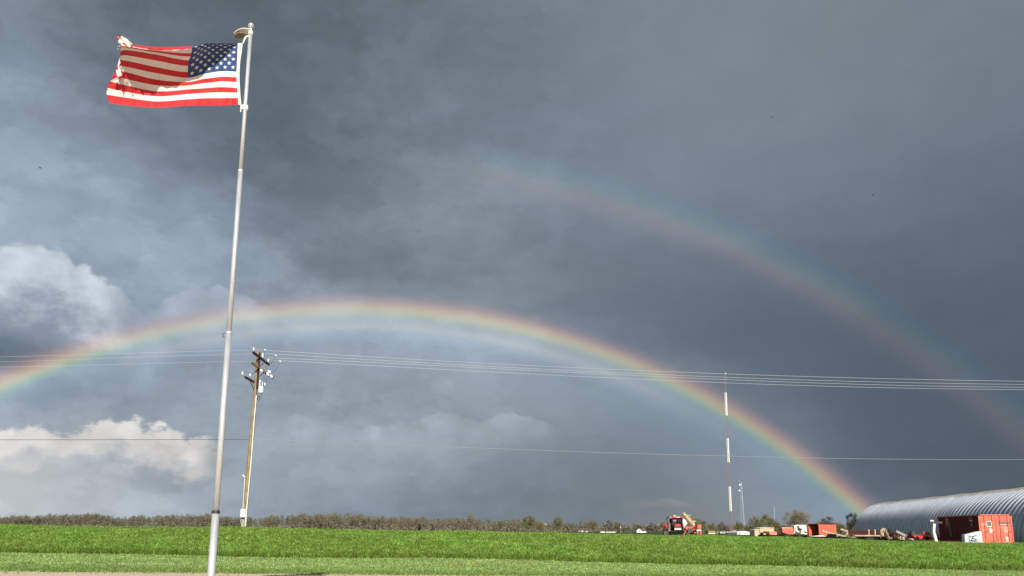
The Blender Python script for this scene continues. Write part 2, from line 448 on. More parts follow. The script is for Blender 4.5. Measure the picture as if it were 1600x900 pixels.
# grass ground material: mown strip lighter, bank richer, far plain duller
gm = bpy.data.materials.new('grass_ground'); gm.use_nodes = True
N = NT(gm.node_tree)
pos = N.n('ShaderNodeNewGeometry').outputs['Position']
spy = N.n('ShaderNodeSeparateXYZ'); N.set(spy.inputs[0], pos)
big = N.noise(pos, 0.35, 5, 0.6)
fin = N.noise(pos, 9, 5, 0.7)
cA = N.mix(N.sstep(big, 0.3, 0.7), (0.19, 0.245, 0.06), (0.16, 0.215, 0.05))
mown = N.mix(N.sstep(big, 0.3, 0.7), (0.32, 0.38, 0.15), (0.27, 0.33, 0.12))
ymix = N.m('ADD', spy.outputs[1], N.m('MULTIPLY', N.m('SUBTRACT', N.noise(pos, 1.2, 4), 0.5), 0.9))
c1 = N.mix(N.sstep(ymix, YF - 0.35, YF + 0.05), mown, cA)
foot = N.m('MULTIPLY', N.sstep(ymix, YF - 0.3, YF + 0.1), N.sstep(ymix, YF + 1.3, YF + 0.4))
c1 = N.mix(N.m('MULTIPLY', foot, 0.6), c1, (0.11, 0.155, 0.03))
c1 = N.mix(N.sstep(spy.outputs[1], 60, 110), c1, (0.085, 0.115, 0.035))
c1 = N.mix(N.sstep(fin, 0.3, 0.72), c1, N.vm('SCALE', c1, 0.55))
soil = N.sstep(N.m('ADD', spy.outputs[1], N.m('MULTIPLY', fin, 2.6)), 31.6, 29.6)
c1 = N.mix(N.m('MULTIPLY', soil, 0.7), c1, (0.17, 0.15, 0.09))
p = N.n('ShaderNodeBsdfPrincipled'); N.set(p.inputs['Base Color'], c1); p.inputs['Roughness'].default_value = 0.95
p.inputs['Specular IOR Level'].default_value = 0.1
b = N.n('ShaderNodeBump'); b.inputs['Strength'].default_value = 0.7; b.inputs['Distance'].default_value = 0.08
N.set(b.inputs['Height'], fin); N.t.links.new(b.outputs[0], p.inputs['Normal'])
o = N.n('ShaderNodeOutputMaterial'); N.t.links.new(p.outputs[0], o.inputs[0])

def spread(a, b, step, far, k=1.35):
    c = list(np.arange(a, b, step)); s = step; x = b
    while x < far: c.append(x); s *= k; x += s
    c.append(far); return c
xs = spread(0, 90, 0.9, 7000); xs = sorted(set([-v for v in xs] + xs))
ys = [-7000, -2500, -800, -250, -80, -30, -10, 0, 8, 12, 16, 20, 24] + spread(26, 66, 0.45, 7000)
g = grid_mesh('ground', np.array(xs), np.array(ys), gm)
tag(g, kind='structure')

# gravel lot in the foreground
gv = bpy.data.materials.new('gravel'); gv.use_nodes = True
N = NT(gv.node_tree)
pos = N.n('ShaderNodeNewGeometry').outputs['Position']
a_ = N.noise(pos, 0.8, 6, 0.6); b_ = N.noise(pos, 14, 6, 0.75)
c = N.mix(N.sstep(a_, 0.3, 0.7), (0.78, 0.62, 0.46), (0.72, 0.56, 0.41))
c = N.mix(N.sstep(b_, 0.42, 0.72), c, (0.46, 0.38, 0.29))
p = N.n('ShaderNodeBsdfPrincipled'); N.set(p.inputs['Base Color'], c); p.inputs['Roughness'].default_value = 0.95
b = N.n('ShaderNodeBump'); b.inputs['Strength'].default_value = 0.6; b.inputs['Distance'].default_value = 0.03
N.set(b.inputs['Height'], b_); N.t.links.new(b.outputs[0], p.inputs['Normal'])
o = N.n('ShaderNodeOutputMaterial'); N.t.links.new(p.outputs[0], o.inputs[0])
gx = np.concatenate([np.linspace(-300, -42, 12), np.arange(-41, 61, 0.22), np.linspace(62, 300, 12)])
rr = np.random.RandomState(4)
jag = np.convolve(rr.uniform(-1, 1, len(gx) + 8), np.ones(3) / 3, 'same')[:len(gx)] * 0.6 + 0.35 * np.sin(gx * 0.9) + 0.15 * np.sin(gx * 2.3 + 1)
gy = np.array([-200, -60, -20, 0, 8, 12, 14, 16, 18, 20, 22, 24, 25, 26, 27, 28, 28.5, 29.0])
def ym(X, Y):
    t = np.clip((Y - 26) / 3, 0, 1)
    return Y + t * np.tile(jag, (X.shape[0], 1))
g = grid_mesh('gravel_lot', gx, gy, gv, 0.006, ym)
tag(g, kind='structure')

# grass blades and tufts
rg = np.random.RandomState(7)
def blades(n, x0, x1, y0, y1, w, h, lean=0.5, ramp=0):
    y = rg.uniform(y0, y1, n)
    x = rg.uniform(-1, 1, n) * (0.74 * y + 3) + 0.0
    z = zt(x, y)
    a = rg.uniform(0, math.pi, n)
    # patchy density and height
    pn = 0.5 + 0.5 * np.sin(x * 0.9 + 1.3 * np.sin(y * 0.8)) * np.sin(y * 1.1 + 0.7 * np.sin(x * 0.5))
    ww = w * rg.uniform(0.5, 1.4, n); hh = h * rg.uniform(0.45, 1.35, n) * (0.75 + 0.5 * pn)
    dx, dy = np.cos(a) * ww / 2, np.sin(a) * ww / 2
    lx, ly = rg.normal(0, lean, n) * hh, rg.normal(0, lean, n) * hh
    V = np.empty((n, 3, 3))
    V[:, 0] = np.stack([x - dx, y - dy, z - 0.02], -1)
    V[:, 1] = np.stack([x + dx, y + dy, z - 0.02], -1)
    V[:, 2] = np.stack([x + lx, y + ly, z + hh], -1)
    return V
def grass_mat(name, c1, c2, c3):
    m = bpy.data.materials.new(name); m.use_nodes = True
    N = NT(m.node_tree)
    g = N.n('ShaderNodeNewGeometry')
    big = N.noise(g.outputs['Position'], 0.45, 4, 0.6)
    c = N.mix(N.sstep(big, 0.32, 0.68), c1, c2)
    c = N.mix(N.sstep(g.outputs['Random Per Island'], 0.72, 1.0), c, c3)
    med = N.noise(g.outputs['Position'], 1.6, 5, 0.65)
    pat = N.sstep(N.noise(g.outputs['Position'], 0.13, 4, 0.6), 0.42, 0.62)
    c = N.mix(N.m('MULTIPLY', pat, 0.4), c, (0.215, 0.30, 0.075) if name == 'grass_tall' else (0.31, 0.39, 0.13))
    c = N.vm('SCALE', c, N.lstep(med, 0.3, 0.7, 0.62, 1.3))
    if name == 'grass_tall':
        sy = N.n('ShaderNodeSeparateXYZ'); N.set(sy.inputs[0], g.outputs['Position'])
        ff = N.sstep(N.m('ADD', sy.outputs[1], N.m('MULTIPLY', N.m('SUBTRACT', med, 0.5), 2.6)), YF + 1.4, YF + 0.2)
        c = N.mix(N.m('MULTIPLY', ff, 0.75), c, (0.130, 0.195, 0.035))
    else:
        sy = N.n('ShaderNodeSeparateXYZ'); N.set(sy.inputs[0], g.outputs['Position'])
        ff = N.sstep(N.m('ADD', sy.outputs[1], N.m('MULTIPLY', N.m('SUBTRACT', med, 0.5), 4.0)), YE + 6.5, YE + 1.5)
        c = N.mix(ff, c, (0.19, 0.285, 0.08))
    c = N.vm('SCALE', c, N.lstep(N.m('FRACT', N.m('MULTIPLY', g.outputs['Random Per Island'], 37.7)), 0., 1., 0.40, 1.65))
    d = N.n('ShaderNodeBsdfDiffuse'); N.set(d.inputs[0], c)
    t = N.n('ShaderNodeBsdfTranslucent'); N.set(t.inputs[0], c)
    x = N.n('ShaderNodeMixShader'); x.inputs[0].default_value = 0.35
    N.t.links.new(d.outputs[0], x.inputs[1]); N.t.links.new(t.outputs[0], x.inputs[2])
    o = N.n('ShaderNodeOutputMaterial'); N.t.links.new(x.outputs[0], o.inputs[0])
    return m
gA = grass_mat('grass_tall', (0.225, 0.395, 0.072), (0.175, 0.330, 0.052), (0.37, 0.50, 0.16))
gB = grass_mat('grass_mown', (0.34, 0.52, 0.165), (0.275, 0.445, 0.125), (0.44, 0.58, 0.24))
tall = np.concatenate([blades(330000, 0, 0, YF - 0.1, YC + 1.5, 0.05, 0.085, 0.9), blades(16000, 0, 0, YF - 0.15, YF + 0.6, 0.05, 0.18, 0.5),
                       blades(40000, 0, 0, YC + 1, 72, 0.05, 0.07)])
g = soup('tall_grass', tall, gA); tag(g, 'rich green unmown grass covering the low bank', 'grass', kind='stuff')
short = np.concatenate([blades(150000, 0, 0, YE + 0.1, YF, 0.045, 0.045, 0.9), blades(9000, 0, 0, YE - 0.7, YE + 0.8, 0.05, 0.07, 0.6), blades(900, 0, 0, YE - 1.8, YE - 0.5, 0.05, 0.06, 0.6)])
g = soup('mown_grass', short, gB); tag(g, 'light green mown grass strip between gravel and bank', 'grass', kind='stuff')

# ------------------------------------------------------------------ rainbows: bands of rain-scattered light kilometres away
def rainbow(name, label, R, t0, t1, stops, phi_fn, strength, noise_amt, legs=None):
    """zone of a sphere about the antisolar direction; u = along the bow, v = angle from the antisolar point"""
    ax = AS.normalized(); q = Vector((1, 0, 0)); q = (q - ax * q.dot(ax)).normalized(); w = q.cross(ax)   # w points up-ish
    if w.z < 0: w = -w
    nphi, nt = 240, 8
    vs, uv, idx = [], [], {}
    for i in range(nphi + 1):
        ph = math.radians(-90 + 180 * i / nphi)
        for j in range(nt + 1):
            th = math.radians(t0 + (t1 - t0) * j / nt)
            d = ax * math.cos(th) + (q * math.sin(ph) + w * math.cos(ph)) * math.sin(th)
            idx[i, j] = len(vs); vs.append(d * R); uv.append((i / nphi, j / nt))
    fs = [(idx[i, j], idx[i, j + 1], idx[i + 1, j + 1], idx[i + 1, j]) for i in range(nphi) for j in range(nt)
          if max(vs[idx[i, j]].z, vs[idx[i, j + 1]].z, vs[idx[i + 1, j]].z, vs[idx[i + 1, j + 1]].z) > -5]
    me = bpy.data.meshes.new(name); me.from_pydata(vs, [], fs)
    ul = me.uv_layers.new(name='UVMap')
    for lp in me.loops: ul.data[lp.index].uv = uv[lp.vertex_index]
    me.polygons.foreach_set('use_smooth', [True] * len(me.polygons))
    m = bpy.data.materials.new(name); m.use_nodes = True
    N = NT(m.node_tree)
    t = N.n('ShaderNodeTexCoord')
    s = N.n('ShaderNodeSeparateXYZ'); N.set(s.inputs[0], t.outputs['UV'])
    c = N.ramp(s.outputs[1], [((a - t0) / (t1 - t0), k) for a, k in stops], 'B_SPLINE')
    if legs:      # away from the crest the drops are larger: stronger green, no supernumerary arc
        c2 = N.ramp(s.outputs[1], [((a - t0) / (t1 - t0), k) for a, k in legs], 'B_SPLINE')
        c = N.mix(N.ramp(s.outputs[0], [(0, 1.0), (.5 - 38 / 180, 1.0), (.5 - 18 / 180, .1), (.5 + 14 / 180, .1), (.5 + 36 / 180, 1.0), (1, 1.0)], 'EASE'), c, c2)
    f = N.ramp(s.outputs[0], [((a + 90) / 180, k) for a, k in phi_fn], 'EASE')
    ns = N.noise(t.outputs['Object'], 0.0022, 5, 0.55)
    f = N.m('MULTIPLY', f, N.m('MULTIPLY_ADD', N.m('SUBTRACT', ns, 0.5), noise_amt, 1.0))
    e = N.n('ShaderNodeEmission'); N.set(e.inputs[0], c); N.set(e.inputs[1], N.m('MULTIPLY', f, strength / 2 ** EXPO))
    tr = N.n('ShaderNodeBsdfTransparent')
    ad = N.n('ShaderNodeAddShader'); N.t.links.new(e.outputs[0], ad.inputs[0]); N.t.links.new(tr.outputs[0], ad.inputs[1])
    o = N.n('ShaderNodeOutputMaterial'); N.t.links.new(ad.outputs[0], o.inputs[0])
    m.cycles.emission_sampling = 'NONE'
    me.materials.append(m)
    ob = bpy.data.objects.new(name, me); C.objects.link(ob); ob.location = (0, 0, CAMH)
    return tag(ob, label, 'rainbow')
rainbow('rainbow', 'bright primary rainbow, the lower arch, coming down behind the arched metal hut', 3500, 39.2, 43.6,
        [(39.2, (0, 0, 0)), (39.6, (.05, .07, .10)), (39.95, (.12, .13, .12)), (40.25, (.23, .20, .13)), (40.55, (.15, .16, .14)), (40.85, (.16, .18, .14)), (41.15, (.27, .27, .12)),
         (41.45, (.38, .30, .11)), (41.75, (.33, .165, .07)), (42.05, (.17, .065, .04)), (42.4, (.05, .02, .016)), (42.8, (0, 0, 0)), (43.6, (0, 0, 0))],
        [(-90, 1.2), (-45, 1.15), (-20, .85), (-5, 1.0), (8, 1.05), (30, .85), (60, .9), (90, 1.0)], 0.82, 0.3,
        [(39.2, (0, 0, 0)), (39.65, (.01, .015, .02)), (40.1, (.03, .035, .035)), (40.5, (.04, .06, .09)), (40.8, (.05, .11, .11)), (41.1, (.13, .22, .10)), (41.4, (.33, .28, .07)),
         (41.7, (.38, .20, .05)), (42.0, (.24, .09, .04)), (42.35, (.08, .03, .02)), (42.8, (0, 0, 0)), (43.6, (0, 0, 0))])
rainbow('rainbow', 'faint secondary rainbow, the upper outer arch in the dark clouds', 3600, 49.6, 53.6,
        [(49.6, (0, 0, 0)), (50.4, (.03, .014, .014)), (51.1, (.105, .062, .05)), (51.6, (.08, .07, .045)), (52.0, (.035, .065, .05)), (52.5, (.01, .035, .05)), (53.1, (.004, .010, .02)), (53.6, (0, 0, 0))],
        [(-90, 0), (-3, 0), (1, .25), (5, .8), (12, 1.0), (28, 1.0), (45, .62), (60, .6), (90, .6)], 0.62, 0.5)


# ------------------------------------------------------------------ flagpole and flag
m_pole = mat('pole_paint', (0.50, 0.53, 0.57), 0.45, 0.35, var=0.10, scale=6, bump=0.05, stretch=(4, 4, .6))
m_white = mat('white_cast', (0.78, 0.76, 0.73), 0.5, var=0.05, scale=20)
m_ball = mat('ball_metal', (0.55, 0.60, 0.66), 0.3, 0.6)
m_grim = mat('plate_rust', (0.16, 0.13, 0.09), 0.8, var=0.5, scale=30)
m_steel = mat('dark_steel', (0.06, 0.06, 0.065), 0.5, 0.5)
YP = 11.3
pl0 = at(330, 900, YP); px0 = at(391, 60, YP)
dirp = (px0 - pl0)
base = pl0 - dirp * (pl0.z / dirp.z)
fp = thing('flagpole', 'tall silvery white telescoping flagpole standing in the gravel', 'flagpole', base)
def onpole(py):
    """point of the pole axis seen at picture row py"""
    lo, hi = 0.0, 1.2
    for _ in range(50):
        mid = (lo + hi) / 2; q = base + dirp * (mid * 1.0 * 1.0)
        v = np.array(q) - np.array([0, 0, CAMH]); yy = CY - F * (v @ _u) / (v @ _f)
        if yy > py: lo = mid
        else: hi = mid
    return base + dirp * lo
segs = [(1500, 800, .054, .049), (800, 520, .0425, .041), (520, 267, .037, .035), (267, 52, .030, .027)]
for a, b_, r0, r1 in segs:
    p0 = base if a == 1500 else onpole(a); p1 = onpole(b_)
    MB().cyl(p0, p1, r0, r1, 28, True).build('pole_section', m_pole, fp, smooth=False, world=True)
for o_ in fp.children:
    for pg in o_.data.polygons: pg.use_smooth = len(pg.vertices) == 4
ddir = dirp.normalized()
for yy, r in ((800, .056), (520, .047), (267, .038)):
    c = onpole(yy); MB().lathe(c - ddir * .02, [(r, 0), (r * 1.02, .012), (r * 1.02, .03), (r * .86, .04)], 24, ddir).build('collar', m_pole if yy != 800 else m_steel, fp, world=True)
MB().lathe(base, [(.13, 0), (.13, .02), (.10, .05), (.058, .07)], 24).build('base_plate', m_pole, fp, world=True)
top = onpole(52)
mb = MB().lathe(top, [(.034, -.02), (.036, .03), (.016, .05), (.014, .10)], 16, ddir); mb.build('pole_cap', m_white, fp, world=True)
MB().sphere(tuple(top + ddir * .125), .048, 20).build('ball_finial', m_ball, fp, smooth=True, world=True)
# cleat and halyard hook at mid height
c = onpole(521)
MB().tube([c + Vector((-.04, 0, 0)), c + Vector((-.075, -.01, 0)), c + Vector((-.08, -.01, -.05)), c + Vector((-.055, -.01, -.06))], .007).build('hook', m_steel, fp, world=True)
# rotating truck arm: a tapering shell reaching left over the flag, oval plate beneath
e0 = at(366, 55.5, YP); e1 = at(392, 49.5, YP)
dv = (e1 - e0); L_ = dv.length
vs, fs = [], []
K = 12
for i in range(K + 1):
    t = i / K; w = (.075 * math.sin(math.pi * min(1, (t * .85 + .06))) ** .7); cc = e0 + dv * t + Vector((0, 0, .045 * math.sin(math.pi * (.12 + .75 * t)) * .6))
    for j in range(9):
        a = math.pi * j / 8
        vs.append(cc + Vector((0, -math.cos(a) * w, math.sin(a) * .022)))
for i in range(K):
    for j in range(8): fs.append((i * 9 + j, i * 9 + j + 1, (i + 1) * 9 + j + 1, (i + 1) * 9 + j))
mb = MB().add(vs, fs); o_ = mb.build('truck_arm', m_white, fp, smooth=True, world=True)
md = o_.modifiers.new('s', 'SOLIDIFY'); md.thickness = .008
mb = MB()
cc = at(375, 55.2, YP)
mb.add([cc + dv.normalized() * (math.cos(2 * math.pi * k / 20) * .085) + Vector((0, math.sin(2 * math.pi * k / 20) * .066, z)) for z in (-.006, .012) for k in range(20)],
       [tuple(range(19, -1, -1)), tuple(range(20, 40))] + [(k, (k + 1) % 20, 20 + (k + 1) % 20, 20 + k) for k in range(20)])
mb.build('underplate', m_grim, fp, world=True)
# top clip and lower ring with snap hook
mb = MB().tube([at(389, 56, YP), at(384, 58, YP), at(381, 64, YP), at(380, 67.5, YP)], [.014, .016, .012, .008]).sphere(tuple(at(381, 64, YP)), .014, 8)
mb.build('snap_clip', m_white, fp, world=True)
c = onpole(168.5)
MB().lathe(c - ddir * .035, [(.042, 0), (.044, .01), (.044, .06), (.042, .07)], 20, ddir).build('retainer_ring', m_white, fp, world=True)
mb = MB(); a_, b_ = at(381.5, 168.5, YP), at(376.5, 167.5, YP)
mb.bar(a_, b_, .03, .07); mb.tube([at(376.5, 165, YP), at(376.2, 170, YP), at(376, 175, YP)], [.009, .007, .009])
mb.build('snap_clip', m_white, fp, world=True)

FLAG_COLS = [  # t, x0 offsets per stripe boundary, y per boundary  (bearings of the stripe seams)
 (0.00, [373.3, 373, 372.5, 372, 371.5, 371, 370.5, 370, 370, 370, 370.5, 371, 372, 372.8], [68, 70, 73.5, 78.5, 85, 93, 102.5, 112, 120.8, 128.3, 137.5, 144.7, 153, 163.2]),
 (0.13, [346] * 14, [67.6, 69.5, 73, 78.5, 85.5, 93.5, 102.5, 111.2, 120, 127.2, 136.2, 144.2, 153.3, 164.8]),
 (0.27, [320] * 7 + [319] * 7, [68.2, 70.5, 75, 80.5, 87.5, 96, 105.5, 115.5, 123.3, 130, 137.8, 145.2, 153.6, 165]),
 (0.40, [300.5, 300.2, 299, 298, 295, 293.8, 293.3, 293.2, 293, 293, 293, 293, 293, 293], [72, 75.5, 83, 88.3, 94.2, 102.8, 112.6, 121.5, 127.9, 133.5, 139.8, 147, 155.2, 165.3]),
 (0.62, [247] * 4 + [245] * 10, [73.2, 78.2, 79.6, 82.2, 85.5, 94.8, 105, 114.4, 124.5, 133.2, 142.6, 150.5, 158.4, 168.5]),
 (0.84, [203, 203, 202, 201] + [200] * 10, [69.5, 72, 73, 75, 78.5, 86.8, 95.3, 105, 113.4, 124.2, 134, 144, 153, 165]),
 (1.00, [190, 189, 188, 188, 188, 188, 187, 187, 187, 184, 171, 166, 167, 169], [66.5, 68.5, 71, 74, 79.5, 87, 93.5, 102.5, 111, 120, 127, 137, 148, 160.8]),
]
def cr(p0, p1, p2, p3, t0, t1, t2, t3, t):
    m1_ = (p2 - p0) / (t2 - t0); m2_ = (p3 - p1) / (t3 - t1); h = t2 - t1; s = (t - t1) / h
    return (2 * s ** 3 - 3 * s * s + 1) * p1 + (s ** 3 - 2 * s * s + s) * h * m1_ + (-2 * s ** 3 + 3 * s * s) * p2 + (s ** 3 - s * s) * h * m2_
FT = [c[0] for c in FLAG_COLS]
def flagpx(t, b):
    """t along the fly, b in stripe units 0 (top) .. 13"""
    k = max(0, min(len(FT) - 2, sum(1 for q in FT[1:-1] if q <= t)))
    i0, i3 = max(k - 1, 0), min(k + 2, len(FT) - 1)
    def col(i, j, w):
        a = FLAG_COLS[i][j]; n = int(min(max(math.floor(b), 0), 12)); f = b - n
        # smooth across seams
        p = [a[max(n - 1, 0)], a[n], a[n + 1], a[min(n + 2, 13)]]
        return p[1] + (p[2] - p[1]) * f
    out = []
    for j in (1, 2):
        P = [col(i, j, 0) for i in (i0, k, k + 1, i3)]
        T = [FT[k] - (FT[k + 1] - FT[k]) if i0 == k else FT[i0], FT[k], FT[k + 1], FT[k + 1] + (FT[k + 1] - FT[k]) if i3 == k + 1 else FT[i3]]
        if i0 == k: P[0] = 2 * P[1] - P[2]
        if i3 == k + 1: P[3] = 2 * P[2] - P[1]
        out.append(cr(*P, *T, t))
    return out
VB_T = [0, .13, .27, .40, .5, .62, .75, .9, 1.0]
VB = [0, 22, 37, 50, 56, 63, 72, 78, 76]           # how far the shade of the overhanging rim reaches, in picture rows
def flag_depth(t, b, x, y):
    yt = flagpx(t, 0)[1]
    v = max(y - yt, 0)
    vb = np.interp(t, VB_T, VB)
    A = vb * 0.0095 * 1.02
    D = YP - .02 + .05 * math.sin(t * 5.5) - 0.12 * t
    vx = max(vb * 1.25, 1)
    rim = max(0, 1 - v / vx) ** 1.9
    D -= A * rim
    roll = np.interp(t, [0, .3, .42, 1], [0, 0, 4.5, 6.5])
    if roll > 0 and v < roll: D += 0.10 * (1 - v / roll) ** 1.3 * min(1, roll / 5)
    # cloth wrinkles
    D += .014 * math.sin(26 * t + b * .8 + 2 * math.sin(b * .7)) * min(1, t * 5) + .005 * math.sin(90 * t - b * 1.7)
    D += .030 * math.exp(-((t - .16 - (b - 3) * -.05) / .035) ** 2) * math.exp(-((b - 2.2) / 1.3) ** 2) * -1.5
    return D
def flagpt(t, b, off=0.0):
    x, y = flagpx(t, b)
    # ragged fly edge
    if t > .97: x += (t - .97) / .03 * (1.0 * math.sin(b * 5.1) + .6 * math.sin(b * 13.7 + 1))
    p = at(x, y, flag_depth(t, b, x, y))
    if off:
        p = p - Vector(ray(x, y).tolist()) * off
    return p
def cloth(name, col):
    m = mat(name, col, 0.75, trans=0.0)
    nt = m.node_tree
    N_ = NT.__new__(NT); N_.t = nt
    pr = [n for n in nt.nodes if n.type == 'BSDF_PRINCIPLED'][0]
    ou = [n for n in nt.nodes if n.type == 'OUTPUT_MATERIAL'][0]
    tr = nt.nodes.new('ShaderNodeBsdfTranslucent'); tr.inputs[0].default_value = (*col, 1)
    mxs = nt.nodes.new('ShaderNodeMixShader'); mxs.inputs[0].default_value = 0.06
    nt.links.new(pr.outputs[0], mxs.inputs[1]); nt.links.new(tr.outputs[0], mxs.inputs[2]); nt.links.new(mxs.outputs[0], ou.inputs[0])
    pr.inputs['Sheen Weight'].default_value = 0.1
    bm_ = nt.nodes.new('ShaderNodeBump'); bm_.inputs['Strength'].default_value = 0.35; bm_.inputs['Distance'].default_value = 0.02
    tcn = nt.nodes.new('ShaderNodeTexCoord'); nz = nt.nodes.new('ShaderNodeTexNoise'); nz.inputs['Scale'].default_value = 7; nz.inputs['Detail'].default_value = 5
    nt.links.new(tcn.outputs['Object'], nz.inputs['Vector']); nt.links.new(nz.outputs['Fac'], bm_.inputs['Height']); nt.links.new(bm_.outputs[0], pr.inputs['Normal'])
    return m
c_red, c_wht, c_blu = cloth('flag_red', (0.46, 0.010, 0.016)), cloth('flag_white', (0.64, 0.62, 0.60)), cloth('flag_blue', (0.011, 0.045, 0.165))
fl = thing('flag', 'wind-blown tattered American flag flying left from the top of the flagpole', 'flag', at(372, 112, YP))
mb = MB()
NTt, SB = 110, 3
ids = {}
for i in range(NTt + 1):
    for j in range(13 * SB + 1):
        ids[i, j] = len(mb.v); mb.v.append(tuple(flagpt(i / NTt, j / SB)))
for i in range(NTt):
    for j in range(13 * SB):
        st_ = j // SB; t = (i + .5) / NTt
        if t > .992 and (math.sin(j * 2.7) > .6): continue
        mb.f.append((ids[i, j], ids[i, j + 1], ids[i + 1, j + 1], ids[i + 1, j]))
        mb.mi.append(2 if (t < .4 and st_ < 7) else (0 if st_ % 2 == 0 else 1))
# fifty stars sewn on both faces
for row in range(9):
    n_ = 6 if row % 2 == 0 else 5
    for k in range(n_):
        tc_ = 0.4 * ((k * 2 + 1 + (row % 2)) / 12.0); bc = 7 * (row + 1) / 10.0
        for side in (-1, 1):
            mb.cur = 1; vs = [flagpt(tc_, bc, .004 * side)]
            for q_ in range(10):
                r = 1.0 if q_ % 2 == 0 else .40
                a = math.pi / 2 + q_ * math.pi / 5
                vs.append(flagpt(max(tc_ + .0195 * r * math.cos(a), .001), bc - .37 * r * math.sin(a), .004 * side))
            mb.add(vs, [(0, 1 + q_, 1 + (q_ + 1) % 10) for q_ in range(10)])
mb.build('cloth', [c_red, c_wht, c_blu], fl, smooth=True, world=True)
# white heading strip along the hoist
hd = MB(); hs = []
HX = [(371.5, 379.2, 67.3), (371, 377.8, 80), (370.3, 375.3, 96), (369.5, 374.2, 113), (369.8, 374.4, 130), (371.2, 375.6, 148), (372.5, 377, 163.5)]
for xl, xr, yy in HX: hs += [at(xl, yy, YP - .03), at(xr, yy, YP - .005), at(xr, yy, YP + .005), at(xl, yy, YP - .02)]
fs = []
for i in range(len(HX) - 1):
    for k in range(4): fs.append((i * 4 + k, i * 4 + (k + 1) % 4, i * 4 + 4 + (k + 1) % 4, i * 4 + 4 + k))
fs += [(3, 2, 1, 0), tuple(len(hs) - 4 + k for k in range(4))]
hd.add(hs, fs); hd.build('heading', c_wht, fl, world=True)
# torn corner twisted up at the top of the fly end
YT = flag_depth(.98, 0, 190, 66.5)
rs = np.random.RandomState(3)
mb = MB()
path = [(205, 71.5, 4), (199, 68.5, 6.5), (193, 65, 7), (188, 61, 6), (184, 57, 4)]
prev = None
for i in range(17):
    s = i / 16 * (len(path) - 1); k = min(int(s), len(path) - 2); f_ = s - k
    x = path[k][0] + (path[k + 1][0] - path[k][0]) * f_; y = path[k][1] + (path[k + 1][1] - path[k][1]) * f_; w_ = path[k][2] + (path[k + 1][2] - path[k][2]) * f_
    ring = []
    for j in range(9):
        a = -1 + 2 * j / 8
        ring.append(at(x - a * w_ * .5 + rs.uniform(-.2, .2), y + a * w_ * .75 + rs.uniform(-.25, .25), YT - .03 + .035 * math.cos(a * 4 + i * .5)))
    if prev:
        o0 = len(mb.v); mb.v += [tuple(p) for p in prev + ring]
        for j in range(8):
            mb.f.append((o0 + j, o0 + j + 1, o0 + 10 + j, o0 + 9 + j)); mb.mi.append(0 if i > 13 or (4 < i < 8 and 4 < j < 7) else 1)
    prev = ring
for k in range(6):   # frayed threads
    x, y = 184 + rs.uniform(-3, 9), 57 + rs.uniform(-2, 22)
    mb.cur = 1 if k % 3 else 0
    a = rs.uniform(2.4, 4.0)
    mb.tube([at(x, y, YT - .04), at(x + 2 * math.cos(a), y + 2.2 * math.sin(a), YT - .06), at(x + 3.5 * math.cos(a + .5), y + 3.8 * math.sin(a + .5), YT - .05)], [.006, .004, .002], 4)
mb.build('torn_corner', [c_red, c_wht], fl, smooth=True, world=True)
# folded back scraps along the fly edge
Y2 = flag_depth(.99, 8, 186, 111) - .015
for poly, mi in (([(186.5, 91), (189, 100), (187, 110), (183, 112), (184, 101)], 1), ([(183, 101), (186, 104), (184, 112), (180.5, 111)], 0),
                 ([(181, 110), (187, 106), (190.5, 117), (188, 121), (183, 119)], 1), ([(178, 113), (182.5, 118), (183.5, 121), (174.5, 122.5)], 0),
                 ([(187, 118), (190, 119), (188.5, 124), (184, 123)], 0), ([(204, 127), (206, 129), (206, 135), (203.5, 134)], 1), ([(184, 120), (186, 121), (187.5, 127), (186.5, 128.5)], 0)):
    c = np.mean(poly, 0)
    yy = Y2 if c[1] < 125 else flag_depth(.83, 10, 204, 131) - .012
    mb = MB().add([at(*p, yy + .012 * math.sin(7 * i)) for i, p in enumerate(poly)] + [at(*c, yy - .012)], [(i, (i + 1) % len(poly), len(poly)) for i in range(len(poly))])
    mb.build('torn_scrap', c_wht if mi else c_red, fl, world=True)

# ------------------------------------------------------------------ utility pole
UY = 52.0
def U(x, y, d=0.0): return at(x, y, UY + d)
m_wood = mat('pole_wood', (0.30, 0.235, 0.14), 0.9, second=(0.17, 0.13, 0.08), scale=2.5, bump=.3, bscale=20, stretch=(6, 6, .7))
m_darkwood = mat('creosote_wood', (0.075, 0.032, 0.022), 0.85, second=(0.04, 0.02, 0.015), scale=6)
m_tanwood = mat('weathered_arm', (0.30, 0.20, 0.13), 0.9, second=(0.10, 0.05, 0.03), scale=5)
m_porc = mat('insulator', (0.62, 0.68, 0.72), 0.25)
m_tank = mat('transformer_paint', (0.62, 0.68, 0.70), 0.45, var=.08, scale=5)
m_blk = mat('black_rubber', (0.010, 0.010, 0.011), 0.95)
m_pvc = mat('conduit_white', (0.72, 0.72, 0.70), 0.5)
ub = U(380.5, 824); zb = float(zt(ub.x, ub.y)); ub.z = zb - .2
up = thing('utility_pole', 'wooden utility pole with crossarms and transformer standing behind the flagpole', 'utility pole', (ub.x, ub.y, zb))
ut = U(404.5, 548.5)
N_ = 14
pts = [ub.lerp(ut, i / N_) for i in range(N_ + 1)]
MB().tube(pts, [.165 - .055 * i / N_ for i in range(N_ + 1)], 14).build('pole', m_wood, up, smooth=True, world=True)
